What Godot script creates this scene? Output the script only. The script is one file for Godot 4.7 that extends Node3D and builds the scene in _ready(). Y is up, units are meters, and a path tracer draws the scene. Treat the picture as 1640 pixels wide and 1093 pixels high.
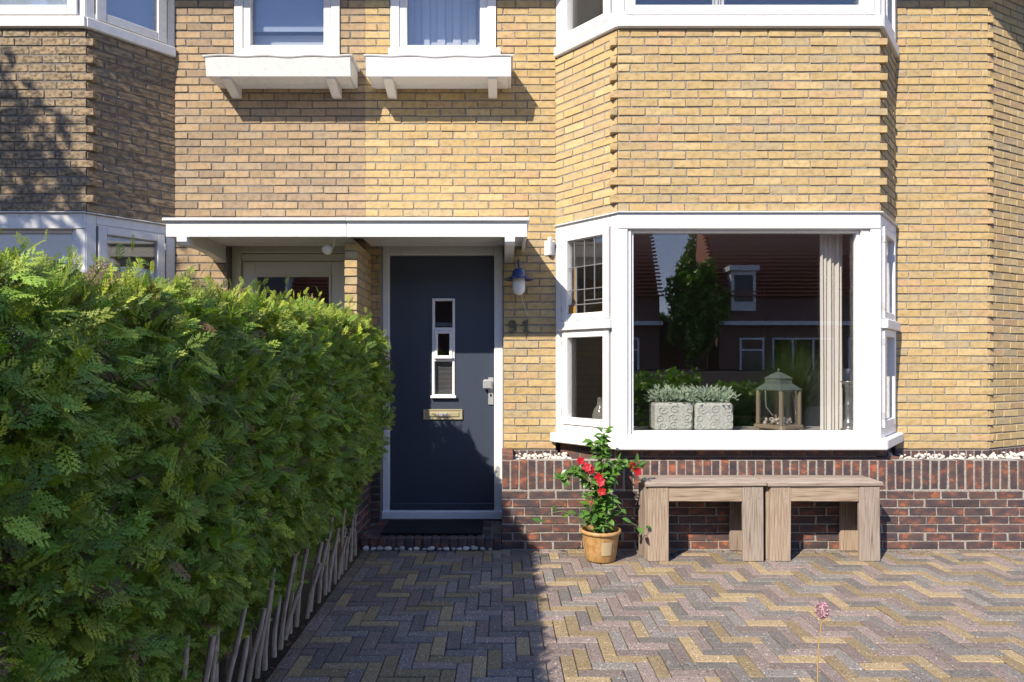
extends Node3D
# A yellow brick terraced house front with a bay window, hedge, benches and a clay paver yard.
# Camera stands at x 0, z 0 and looks along -z; the main wall is 5.475 m away.
const F := 1020.0
const CX := 804.0
const CY := 584.0
const EYE := 1.45
const ZW := 5.475      # main wall
const ZB := 4.985      # bay front and plinth front
const AX := -1.176     # axis between the two mirrored houses
const CH := 0.0666     # brick course
const BP := 0.2155     # brick pitch

var rng := RandomNumberGenerator.new()
var M := {}
var tex := {}
var brick_cache := {}
var used := {}

# ---------------------------------------------------------------- helpers
func X(px: float, z: float) -> float: return (px - CX) / F * z
func Y(py: float, z: float) -> float: return EYE + (CY - py) / F * z
func P(px: float, py: float, z: float) -> Vector3: return Vector3(X(px, z), Y(py, z), -z)
func lin(r: float, g: float, b: float) -> Color: return Color(r, g, b).linear_to_srgb()
func R(a: float, b: float) -> float: return rng.randf_range(a, b)

func mat(called: String, c: Color, rough := 0.8, metal := 0.0) -> StandardMaterial3D:
	var m := StandardMaterial3D.new()
	m.resource_name = called
	m.albedo_color = c
	m.roughness = rough
	m.metallic = metal
	M[called] = m
	return m

func noise_tex(key: String, freq: float, ramp: Array, octaves := 4, size := 512, kind := FastNoiseLite.TYPE_SIMPLEX_SMOOTH, sd := 1) -> NoiseTexture2D:
	if tex.has(key): return tex[key]
	var n := FastNoiseLite.new()
	n.noise_type = kind
	n.frequency = freq
	n.fractal_octaves = octaves
	n.seed = sd
	var t := NoiseTexture2D.new()
	t.width = size; t.height = size; t.seamless = true
	t.noise = n
	var g := Gradient.new()
	var offs := PackedFloat32Array(); var cols := PackedColorArray()
	for r in ramp:
		offs.append(r[0]); cols.append(r[1])
	g.offsets = offs; g.colors = cols
	t.color_ramp = g
	tex[key] = t
	return t

func grey(v: float) -> Color: return Color(v, v, v)

func tri_map(m: StandardMaterial3D, t: Texture2D, scale: Vector3, world := true) -> void:
	m.albedo_texture = t
	m.uv1_triplanar = true
	m.uv1_world_triplanar = world
	m.uv1_scale = scale

func relief(m: StandardMaterial3D, t: Texture2D, amount: float) -> void:
	m.heightmap_enabled = true
	m.heightmap_texture = t
	m.heightmap_scale = amount

func st_new() -> SurfaceTool:
	var st := SurfaceTool.new()
	st.begin(Mesh.PRIMITIVE_TRIANGLES)
	st.set_smooth_group(-1)
	return st

func tri(st: SurfaceTool, a: Vector3, b: Vector3, c: Vector3) -> void:   # counter-clockwise seen from outside
	st.add_vertex(a); st.add_vertex(c); st.add_vertex(b)

func quad(st: SurfaceTool, a: Vector3, b: Vector3, c: Vector3, d: Vector3) -> void:
	tri(st, a, b, c); tri(st, a, c, d)

func tri_out(st: SurfaceTool, a: Vector3, b: Vector3, c: Vector3, o: Vector3) -> void:
	if (b - a).cross(c - a).dot((a + b + c) / 3.0 - o) > 0.0: tri(st, a, b, c)
	else: tri(st, a, c, b)

# box with chamfered edges, oriented by xf; jit moves the corners a little
func cbox(st: SurfaceTool, xf: Transform3D, size: Vector3, b := 0.004, jit := 0.0) -> void:
	var h := size / 2.0
	b = minf(b, minf(h.x, minf(h.y, h.z)) * 0.6)
	var p := {}
	for sx in [-1, 1]:
		for sy in [-1, 1]:
			for sz in [-1, 1]:
				var j := Vector3(R(-jit, jit), R(-jit, jit), R(-jit, jit)) if jit > 0.0 else Vector3.ZERO
				var k := Vector3i(sx, sy, sz)
				p[k] = [xf * (Vector3(sx * h.x, sy * (h.y - b), sz * (h.z - b)) + j), xf * (Vector3(sx * (h.x - b), sy * h.y, sz * (h.z - b)) + j), xf * (Vector3(sx * (h.x - b), sy * (h.y - b), sz * h.z) + j)]
	var o := xf.origin
	for ax in 3:
		for s in [-1, 1]:
			var c := []
			for q in [[-1, -1], [1, -1], [1, 1], [-1, 1]]:
				var k := Vector3i.ZERO
				k[ax] = s; k[(ax + 1) % 3] = q[0]; k[(ax + 2) % 3] = q[1]
				c.append(p[k][ax])
			tri_out(st, c[0], c[1], c[2], o); tri_out(st, c[0], c[2], c[3], o)
			for s2 in [-1, 1]:      # edges between axis ax and the next, along the third
				var b1 := (ax + 1) % 3; var b2 := (ax + 2) % 3
				var k0 := Vector3i.ZERO; var k1 := Vector3i.ZERO
				k0[ax] = s; k0[b1] = s2; k0[b2] = -1
				k1[ax] = s; k1[b1] = s2; k1[b2] = 1
				tri_out(st, p[k0][ax], p[k1][ax], p[k1][b1], o); tri_out(st, p[k0][ax], p[k1][b1], p[k0][b1], o)
	for k in p: tri_out(st, p[k][0], p[k][1], p[k][2], o)

func ab(st: SurfaceTool, a: Vector3, b: Vector3, bevel := 0.004) -> void:   # axis-aligned box from corner to corner
	cbox(st, Transform3D(Basis(), (a + b) / 2.0), (b - a).abs(), bevel)

func tube(st: SurfaceTool, pts: Array, radii: Array, segs := 7, smooth := true) -> void:
	if smooth: st.set_smooth_group(0)
	var rings := []
	for i in pts.size():
		var d: Vector3 = (pts[mini(i + 1, pts.size() - 1)] - pts[maxi(i - 1, 0)]).normalized()
		var u := d.cross(Vector3(0.31, 0.2, 0.93)).normalized()
		if d.cross(Vector3(0.31, 0.2, 0.93)).length() < 0.1: u = d.cross(Vector3.RIGHT).normalized()
		var v := d.cross(u)
		var ring := []
		for k in segs:
			var a := TAU * k / segs
			ring.append(pts[i] + (u * cos(a) + v * sin(a)) * radii[i])
		rings.append(ring)
	for i in pts.size() - 1:
		for k in segs:
			var k2 := (k + 1) % segs
			quad(st, rings[i][k], rings[i][k2], rings[i + 1][k2], rings[i + 1][k])
	st.set_smooth_group(-1)
	for e in [0, pts.size() - 1]:
		for k in range(1, segs - 1):
			tri_out(st, rings[e][0], rings[e][k], rings[e][k + 1], pts[1 if e == 0 else pts.size() - 2])

func lathe(st: SurfaceTool, prof: Array, at: Vector3, segs := 24, smooth := true) -> void:   # prof: [radius, y]
	st.set_smooth_group(0 if smooth else -1)
	for i in prof.size() - 1:
		for k in segs:
			var a := TAU * k / segs; var b := TAU * (k + 1) / segs
			var p := func(q, an): return at + Vector3(q[0] * cos(an), q[1], q[0] * sin(an))
			var A: Vector3 = p.call(prof[i], a); var B: Vector3 = p.call(prof[i], b)
			var C: Vector3 = p.call(prof[i + 1], b); var D: Vector3 = p.call(prof[i + 1], a)
			if prof[i][0] > 1e-5: tri(st, A, C, B)
			if prof[i + 1][0] > 1e-5: tri(st, A, D, C)
	st.set_smooth_group(-1)

func prism(st: SurfaceTool, poly: PackedVector2Array, xf: Transform3D, depth: float) -> void:   # outline in xf's xy, thick along its z
	var n := poly.size()
	var idx := Geometry2D.triangulate_polygon(poly)
	var cc := not Geometry2D.is_polygon_clockwise(poly)
	for k in range(0, idx.size(), 3):
		var q := [poly[idx[k]], poly[idx[k + 1]], poly[idx[k + 2]]]
		var ccw: bool = (q[1] - q[0]).cross(q[2] - q[0]) > 0
		for s in [0.5, -0.5]:
			var v := []
			for i in 3: v.append(xf * Vector3(q[i].x, q[i].y, s * depth))
			if ccw == (s > 0): tri(st, v[0], v[1], v[2])
			else: tri(st, v[0], v[2], v[1])
	for i in n:
		var a := poly[i]; var b := poly[(i + 1) % n]
		var A := xf * Vector3(a.x, a.y, depth / 2); var B := xf * Vector3(b.x, b.y, depth / 2)
		var C := xf * Vector3(b.x, b.y, -depth / 2); var D := xf * Vector3(a.x, a.y, -depth / 2)
		if cc: quad(st, A, D, C, B)
		else: quad(st, A, B, C, D)

func made(st: SurfaceTool) -> ArrayMesh:
	st.generate_normals()
	return st.commit()

func put(called: String, mesh: Mesh, m: Material, parent: Node = null) -> MeshInstance3D:
	var o := MeshInstance3D.new()
	o.name = called
	o.mesh = mesh
	o.material_override = m
	if parent == null: add_top(o, called)
	else: parent.add_child(o, true)
	return o

func obj(called: String, st: SurfaceTool, m: Material, parent: Node = null) -> MeshInstance3D:
	return put(called, made(st), m, parent)

func add_top(o: Node3D, called: String) -> void:
	var n: int = used.get(called, 0)
	used[called] = n + 1
	o.name = called if n == 0 else "%s_%03d" % [called, n]
	add_child(o)

func tag(o: Node, label: String, category: String, group := "") -> Node:
	o.set_meta("label", label)
	o.set_meta("category", category)
	if group != "": o.set_meta("group", group)
	return o

func kind(o: Node, k: String) -> Node:
	o.set_meta("kind", k)
	return o

func thing(called: String, label: String, category: String, at := Vector3.ZERO, group := "") -> Node3D:
	var o := Node3D.new()
	add_top(o, called)
	o.position = at
	tag(o, label, category, group)
	return o

func part(called: String, parent: Node) -> Node3D:
	var o := Node3D.new()
	o.name = called
	parent.add_child(o, true)
	return o

# ---- wall planes: o start point at height 0, e along the wall (left to right seen from outside), n outward
func plane(a: Vector2, b: Vector2) -> Dictionary:
	var e := Vector3(b.x - a.x, 0, b.y - a.y)
	var l := e.length()
	e = e.normalized()
	return {"o": Vector3(a.x, 0, a.y), "e": e, "n": e.cross(Vector3.UP), "len": l}

func pt(p: Dictionary, s: float, y: float, d := 0.0) -> Vector3: return p.o + p.e * s + Vector3.UP * y + p.n * d
func pxf(p: Dictionary, s: float, y: float, d := 0.0) -> Transform3D: return Transform3D(Basis(p.e, Vector3.UP, p.n), pt(p, s, y, d))
# bar in a wall plane from s0..s1, y0..y1, d0..d1
func bar(st: SurfaceTool, p: Dictionary, s0: float, s1: float, y0: float, y1: float, d0: float, d1: float, bevel := 0.004) -> void:
	cbox(st, pxf(p, (s0 + s1) / 2, (y0 + y1) / 2, (d0 + d1) / 2), Vector3(s1 - s0, y1 - y0, absf(d1 - d0)), bevel)
# four bars round an opening
func ring(st: SurfaceTool, p: Dictionary, s0: float, s1: float, y0: float, y1: float, w: float, d0: float, d1: float, bevel := 0.004) -> void:
	bar(st, p, s0, s0 + w, y0, y1, d0, d1, bevel)
	bar(st, p, s1 - w, s1, y0, y1, d0, d1, bevel)
	bar(st, p, s0 + w, s1 - w, y0, y0 + w, d0, d1 - 0.001, bevel)
	bar(st, p, s0 + w, s1 - w, y1 - w, y1, d0, d1 - 0.001, bevel)

func brick_mesh(len: float, h: float, depth: float, v: int) -> ArrayMesh:
	var key := "%d_%d_%d_%d" % [roundi(len * 200), roundi(h * 1000), roundi(depth * 1000), v]
	if not brick_cache.has(key):
		var st := st_new()
		cbox(st, Transform3D(), Vector3(roundf(len * 200) / 200.0, h, depth), 0.0022, 0.0022)
		brick_cache[key] = made(st)
	return brick_cache[key]

# mortar backing with openings, then single bricks; holes: [s0, s1, y0, y1]
func brick_wall(called: String, house: Node, p: Dictionary, y0: float, y1: float, holes: Array, mats: Array, mortar: Material, opt := {}) -> Node3D:
	var s_from: float = opt.get("from", 0.0)
	var s_to: float = opt.get("to", p.len)
	var thick: float = opt.get("thick", 0.1)
	var st := st_new()
	var ys := [y0, y1]; var ss := [s_from, s_to]
	for h in holes:
		for q in [h[0], h[1]]: if q > s_from and q < s_to: ss.append(q)
		for q in [h[2], h[3]]: if q > y0 and q < y1: ys.append(q)
	ys.sort(); ss.sort()
	for i in ys.size() - 1:
		if ys[i + 1] - ys[i] < 1e-4: continue
		var run = null
		for j in ss.size():
			var solid := false
			if j < ss.size() - 1:
				solid = true
				var c := Vector2((ss[j] + ss[j + 1]) / 2, (ys[i] + ys[i + 1]) / 2)
				for h in holes:
					if c.x > h[0] and c.x < h[1] and c.y > h[2] and c.y < h[3]: solid = false
			if solid and run == null: run = ss[j]
			if not solid and run != null:
				var a := pt(p, run, ys[i], -0.0055); var b := pt(p, ss[j], ys[i + 1], -0.0055)
				var xf := pxf(p, (run + ss[j]) / 2, (ys[i] + ys[i + 1]) / 2, -0.0055 - thick / 2)
				cbox(st, xf, Vector3(ss[j] - run, ys[i + 1] - ys[i], thick), 0.0)
				run = null
	var wall := obj(called, st, mortar, house)
	var bh: float = opt.get("bh", 0.0545)
	var n := int(floor((y1 - y0) / CH + 0.35))
	var step := (y1 - y0) / n
	var depth := 0.05
	for r in n:
		var cy := y0 + (r + 0.5) * step
		var drift := R(-0.012, 0.012)
		var s := s_from - (BP / 2 if (r + int(opt.get("phase", 0))) % 2 else 0.0) + drift - BP
		# toothed ends: every other course sticks out past the corner
		var over_l: float = opt.get("tooth_l", 0.0) if (r + int(opt.get("tphase", 0))) % 2 == 0 else 0.0
		var over_r: float = opt.get("tooth_r", 0.0) if (r + int(opt.get("tphase", 0))) % 2 == 0 else 0.0
		var lo := s_from - over_l; var hi := s_to + over_r
		while s < hi:
			var len := BP - 0.0105 + R(-0.003, 0.003)
			var a := maxf(s, lo); var b := minf(s + len, hi)
			var nxt := s + BP
			# stretch an end piece that would leave a sliver
			if a == lo and b - a < 0.045: 
				s = nxt
				continue
			if a > lo and a - lo < 0.056: a = lo
			if b < hi and hi - b < 0.056: b = hi
			s = nxt
			var spans := [[a, b]]
			for h in holes:
				var ov := minf(cy + bh / 2, h[3]) - maxf(cy - bh / 2, h[2])
				if ov < 0.012: continue
				var out := []
				for q in spans:
					if h[1] <= q[0] or h[0] >= q[1]: out.append(q)
					else:
						if h[0] - q[0] > 0.02: out.append([q[0], h[0] - 0.004])
						if q[1] - h[1] > 0.02: out.append([h[1] + 0.004, q[1]])
				spans = out
			for q in spans:
				var l: float = q[1] - q[0]
				if l < 0.02: continue
				var o := MeshInstance3D.new()
				o.name = "brick"
				o.mesh = brick_mesh(l, bh, depth, rng.randi() % 4)
				o.material_override = mats[mini(int(pow(rng.randf(), 1.3) * mats.size()), mats.size() - 1)]
				var sink := R(-0.0015, 0.002)
				o.transform = pxf(p, (q[0] + q[1]) / 2, cy + R(-0.0012, 0.0012), -depth / 2 + sink)
				o.rotate_object_local(Vector3.BACK, R(-0.006, 0.006))
				wall.add_child(o, true)
	return wall

func pane(called: String, p: Dictionary, s0: float, s1: float, y0: float, y1: float, d: float, parent: Node, extra_sheets := true) -> void:
	var st := st_new()
	bar(st, p, s0, s1, y0, y1, d - 0.004, d, 0.0)
	if extra_sheets:
		bar(st, p, s0, s1, y0, y1, d - 0.020, d - 0.016, 0.0)
		bar(st, p, s0, s1, y0, y1, d - 0.036, d - 0.032, 0.0)  # third sheet added only to strengthen the reflection
	obj(called, st, M.glass, parent)

# ---------------------------------------------------------------- materials
func make_materials() -> void:
	var blotch := noise_tex("blotch", 0.012, [[0.0, grey(0.82)], [0.35, grey(0.93)], [0.55, grey(0.97)], [1.0, grey(1.0)]], 5)
	var pits := noise_tex("pits", 0.09, [[0.0, grey(0.0)], [0.4, grey(0.75)], [0.6, grey(0.85)], [1.0, grey(1.0)]], 3, 512, FastNoiseLite.TYPE_SIMPLEX_SMOOTH, 5)
	var yel := [[.51, .37, .175], [.485, .35, .165], [.50, .355, .16], [.55, .41, .205], [.45, .335, .17], [.49, .35, .175], [.44, .34, .195], [.50, .34, .18]]
	M.yellow = []
	for i in yel.size():
		var m := mat("yellow_brick_%d" % i, lin(yel[i][0], yel[i][1], yel[i][2]), 0.9)
		tri_map(m, blotch, Vector3(2.3, 2.9, 2.3)); m.uv1_offset = Vector3(i * .37, i * .61, i * .13)
		relief(m, pits, 0.07)
		M.yellow.append(m)
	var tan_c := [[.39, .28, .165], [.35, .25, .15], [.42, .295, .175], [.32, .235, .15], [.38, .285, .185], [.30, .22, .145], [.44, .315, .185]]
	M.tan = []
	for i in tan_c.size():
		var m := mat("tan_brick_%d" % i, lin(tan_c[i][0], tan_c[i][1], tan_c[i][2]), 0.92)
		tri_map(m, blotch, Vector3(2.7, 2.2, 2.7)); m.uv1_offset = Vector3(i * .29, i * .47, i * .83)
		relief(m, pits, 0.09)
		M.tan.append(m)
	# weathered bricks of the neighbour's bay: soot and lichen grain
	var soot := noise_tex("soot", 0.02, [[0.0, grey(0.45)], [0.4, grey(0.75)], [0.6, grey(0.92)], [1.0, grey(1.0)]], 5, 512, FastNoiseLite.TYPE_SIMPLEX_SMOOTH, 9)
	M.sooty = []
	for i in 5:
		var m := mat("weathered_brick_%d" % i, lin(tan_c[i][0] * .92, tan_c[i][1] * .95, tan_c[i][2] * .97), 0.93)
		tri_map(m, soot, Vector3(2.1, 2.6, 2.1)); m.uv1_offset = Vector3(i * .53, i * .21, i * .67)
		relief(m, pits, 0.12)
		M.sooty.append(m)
	# dark clinker bricks with burnt and orange patches
	var burnt := noise_tex("burnt", 0.007, [[0.0, Color(.31, .29, .31)], [0.4, Color(.40, .34, .34)], [0.62, Color(.455, .36, .34)], [0.72, Color(.53, .38, .33)], [0.80, Color(.62, .42, .33)], [0.88, Color(.70, .46, .35)], [1.0, Color(.55, .39, .33)]], 3, 512, FastNoiseLite.TYPE_SIMPLEX_SMOOTH, 21)
	M.clinker = []
	var tint := [[.66, .60, .60], [.46, .45, .48], [.72, .62, .56], [.5, .47, .5], [.6, .54, .55], [.38, .38, .41], [.85, .62, .52], [.54, .5, .52]]
	for i in tint.size():
		var m := mat("clinker_brick_%d" % i, lin(tint[i][0], tint[i][1], tint[i][2]), 0.72)
		tri_map(m, burnt, Vector3(1.9, 3.1, 1.9)); m.uv1_offset = Vector3(i * .41, i * .73, i * .19)
		relief(m, pits, 0.08)
		M.clinker.append(m)
	var mort := noise_tex("mortar", 0.06, [[0.0, grey(0.55)], [0.5, grey(0.85)], [1.0, grey(1.0)]], 4, 256, FastNoiseLite.TYPE_SIMPLEX_SMOOTH, 3)
	for q in [["mortar_grey", .38, .345, .30], ["mortar_dark", .24, .22, .20], ["mortar_light", .46, .43, .385]]:
		var m := mat(q[0], lin(q[1], q[2], q[3]), 0.95)
		tri_map(m, mort, Vector3(4, 4, 4)); relief(m, pits, 0.15)
	# paint
	var brush := noise_tex("brush", 0.03, [[0.0, grey(0.965)], [0.5, grey(0.985)], [1.0, grey(1.0)]], 4, 256, FastNoiseLite.TYPE_SIMPLEX_SMOOTH, 12)
	var w := mat("white_paint", lin(.80, .80, .80), 0.35); tri_map(w, brush, Vector3(3, 3, 3)); relief(w, pits, 0.02)
	var w2 := mat("aged_white_paint", lin(.70, .69, .67), 0.5); tri_map(w2, noise_tex("grime", 0.02, [[0.0, grey(0.86)], [0.3, grey(0.96)], [1.0, grey(1.0)]], 5, 512, FastNoiseLite.TYPE_SIMPLEX_SMOOTH, 31), Vector3(2, 2, 2)); relief(w2, pits, 0.06)
	mat("zinc_edge", lin(.62, .63, .64), 0.45)
	var nv := mat("navy_paint", lin(.040, .052, .080), 0.42); tri_map(nv, brush, Vector3(2, 2, 2))
	nv.clearcoat_enabled = true; nv.clearcoat = 0.25; nv.clearcoat_roughness = 0.25
	mat("steel", lin(.58, .58, .60), 0.38, 0.6)
	mat("brass", lin(.50, .44, .28), 0.4, 0.4)
	mat("black_rubber", lin(.012, .012, .013), 0.95)
	var gl := mat("glass", Color(.05, .06, .06, 0.01), 0.0)
	gl.transparency = BaseMaterial3D.TRANSPARENCY_ALPHA
	var fr := mat("frosted_glass", Color(.86, .9, .95, 0.75), 0.4); fr.transparency = BaseMaterial3D.TRANSPARENCY_ALPHA
	mat("lead", lin(.25, .25, .26), 0.5, 0.6)
	mat("amber_glass", lin(.30, .17, .05), 0.15)
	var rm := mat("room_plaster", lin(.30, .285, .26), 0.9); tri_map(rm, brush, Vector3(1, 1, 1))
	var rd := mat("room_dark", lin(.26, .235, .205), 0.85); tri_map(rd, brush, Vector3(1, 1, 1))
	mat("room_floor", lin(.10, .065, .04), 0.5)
	mat("painted_sky_blue", lin(.26, .33, .46), 0.6)  # flat blue that stands in for sky reflected in the panes
	mat("inner_sill", lin(.45, .44, .42), 0.35)
	var cu := mat("curtain", lin(.82, .80, .75), 0.9); cu.backlight_enabled = true; cu.backlight = lin(.35, .33, .29)
	var bl := mat("blind", lin(.62, .68, .78), 0.85); bl.backlight_enabled = true; bl.backlight = lin(.3, .33, .38)
	# pavers: washed aggregate
	var agg := func(key: String, base: Array, sd: int) -> ImageTexture:
		var im := Image.create(512, 512, false, Image.FORMAT_RGB8)
		var r := RandomNumberGenerator.new(); r.seed = sd
		var data := PackedByteArray(); data.resize(512 * 512 * 3)
		for i in 512 * 512:
			var k := 0.72 + r.randf() * 0.45
			for c in 3: data[i * 3 + c] = clampi(int(base[c] * k * 255), 0, 255)
		im.set_data(512, 512, false, Image.FORMAT_RGB8, data)
		for i in 5200:
			var x := r.randi() % 512; var y := r.randi() % 512
			var s := 1 + r.randi() % 4
			var t := r.randf()
			var c := Color(base[0], base[1], base[2])
			if t < 0.34: c = c.lerp(Color(.9, .89, .86), 0.2 + r.randf() * 0.6)
			elif t < 0.62: c = c.darkened(0.25 + r.randf() * 0.4)
			else: c = c.lightened(r.randf() * 0.22)
			im.fill_rect(Rect2i(x, y, s, 1 + r.randi() % 4), c)
		return ImageTexture.create_from_image(im)
	M.paver = []
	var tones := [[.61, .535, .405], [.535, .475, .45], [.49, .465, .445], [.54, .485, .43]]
	for i in tones.size():
		var t: ImageTexture = agg.call("agg%d" % i, tones[i], 40 + i)
		for v in 3:
			var m := mat("paver_%d_%d" % [i, v], Color.WHITE.darkened([0.0, 0.08, 0.16][v]), 0.88)
			tri_map(m, t, Vector3(1.05, 1.05, 1.05)); m.uv1_offset = Vector3(v * .31 + i * .2, v * .57, v * .77)
			relief(m, pits, 0.25)
			M.paver.append(m)
	var soil := mat("soil", lin(.075, .055, .04), 0.95); tri_map(soil, mort, Vector3(3, 3, 3)); relief(soil, pits, 1.0)
	var jnt := mat("joint_sand", lin(.15, .135, .115), 0.95); tri_map(jnt, mort, Vector3(5, 5, 5)); relief(jnt, pits, 0.5)
	var asp := mat("asphalt", lin(.10, .095, .09), 0.9); tri_map(asp, mort, Vector3(3, 3, 3))
	# weathered wood, grain along x, y or z
	var grain := noise_tex("grain", 0.035, [[0.0, Color(.50, .43, .37)], [0.3, Color(.70, .63, .57)], [0.5, Color(.82, .76, .70)], [0.72, Color(.88, .83, .79)], [1.0, Color(.76, .66, .55)]], 5, 512, FastNoiseLite.TYPE_SIMPLEX_SMOOTH, 14)
	for q in [["wood_x", Vector3(.18, 6.5, 6.5)], ["wood_y", Vector3(6.5, .18, 6.5)], ["wood_z", Vector3(6.5, 6.5, .18)]]:
		for v in 4:
			var tn: Array = [[.45, .42, .395], [.40, .38, .365], [.49, .445, .395], [.45, .435, .43]][v]
			var m := mat(q[0] if v == 0 else "%s_%d" % [q[0], v], lin(tn[0], tn[1], tn[2]), 0.87)
			tri_map(m, grain, q[1], false); relief(m, grain, 0.08); m.uv1_offset = Vector3(v * .37, v * .21, v * .53)
	var stake := mat("stake_wood", lin(.66, .60, .54), 0.9); tri_map(stake, grain, Vector3(7, .8, 7)); relief(stake, grain, 0.15)
	var bark := mat("bark", lin(.13, .095, .07), 0.95); tri_map(bark, mort, Vector3(6, 2, 6)); relief(bark, pits, 0.6)
	# foliage
	for q in [["thuja", .16, .27, .045], ["leaf", .10, .22, .04], ["sage", .34, .42, .34], ["far_leaf", .10, .18, .035], ["grass_blade", .22, .30, .09]]:
		var m := mat(q[0], lin(q[1], q[2], q[3]), 0.55)
		m.vertex_color_use_as_albedo = true
		m.backlight_enabled = true; m.backlight = lin(.42, .52, .09)
	M.thuja.albedo_color = Color.WHITE
	M.leaf.roughness = 0.3
	mat("twig", lin(.17, .12, .08), 0.9)
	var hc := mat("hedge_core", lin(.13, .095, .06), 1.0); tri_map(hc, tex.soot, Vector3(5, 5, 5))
	var pet := mat("petal", lin(.40, .006, .014), 0.5); pet.backlight_enabled = true; pet.backlight = lin(.4, .02, .03)
	var terra := mat("terracotta", lin(.44, .32, .19), 0.5); tri_map(terra, noise_tex("glaze", 0.014, [[0.0, Color(.80, .62, .42)], [0.4, Color(.93, .83, .66)], [0.6, Color(1, .93, .8)], [1.0, Color(.86, .74, .6)]], 4, 512, FastNoiseLite.TYPE_SIMPLEX_SMOOTH, 17), Vector3(3.5, 1.6, 3.5), false)
	mat("terracotta_stamp", lin(.43, .33, .19), 0.7)
	var stone := mat("cast_stone", lin(.60, .62, .58), 0.92); tri_map(stone, noise_tex("lime", 0.03, [[0.0, grey(.80)], [0.45, grey(.93)], [1.0, grey(1.0)]], 5, 256, FastNoiseLite.TYPE_SIMPLEX_SMOOTH, 8), Vector3(4, 4, 4)); relief(stone, pits, 0.08)
	mat("pebble_white", lin(.55, .51, .46), 0.8)
	mat("pebble_grey", lin(.33, .31, .28), 0.75)
	mat("blue_enamel", lin(.012, .045, .17), 0.18)
	mat("opal_glass", lin(.78, .78, .76), 0.25)
	var ver := mat("verdigris_metal", lin(.16, .20, .20), 0.7, 0.3); tri_map(ver, mort, Vector3(9, 9, 9)); relief(ver, pits, 0.2)
	mat("candlestick_metal", lin(.30, .31, .31), 0.35, 0.8)
	mat("number_metal", lin(.10, .105, .075), 0.7, 0.2)
	var tile := mat("roof_tile", lin(.36, .13, .075), 0.8); tri_map(tile, blotch, Vector3(2, 2, 2))
	var ob := mat("far_brick", lin(.21, .12, .095), 0.9); tri_map(ob, blotch, Vector3(2, 2, 2))
	mat("far_dark_glass", lin(.03, .035, .045), 0.1)
	mat("cream_paint", lin(.62, .59, .52), 0.45)

# ---------------------------------------------------------------- houses
var side := 1
var house: Node3D
func ux(u: float) -> float: return AX + side * u
func pl(ua: float, za: float, ub: float, zb: float) -> Dictionary:
	if side > 0: return plane(Vector2(ux(ua), -za), Vector2(ux(ub), -zb))
	return plane(Vector2(ux(ub), -zb), Vector2(ux(ua), -za))
func ms(p: Dictionary, a: float, b: float) -> Array: return [a, b] if side > 0 else [p.len - b, p.len - a]
func hole(p: Dictionary, a: float, b: float, y0: float, y1: float) -> Array: return ms(p, a, b) + [y0, y1]
func mbar(st: SurfaceTool, p: Dictionary, a: float, b: float, y0: float, y1: float, d0: float, d1: float, bevel := 0.004) -> void:
	var q := ms(p, a, b)
	bar(st, p, q[0], q[1], y0, y1, d0, d1, bevel)
func mring(st: SurfaceTool, p: Dictionary, a: float, b: float, y0: float, y1: float, w: float, d0: float, d1: float) -> void:
	var q := ms(p, a, b)
	ring(st, p, q[0], q[1], y0, y1, w, d0, d1)
func mpane(p: Dictionary, a: float, b: float, y0: float, y1: float, d: float, parent: Node) -> void:
	var q := ms(p, a, b)
	pane("pane", p, q[0], q[1], y0, y1, d, parent)

const UB0 := 1.638
const UB1 := 2.085
const UB2 := 4.138
const UB3 := 4.563
const UC := 5.356

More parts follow.
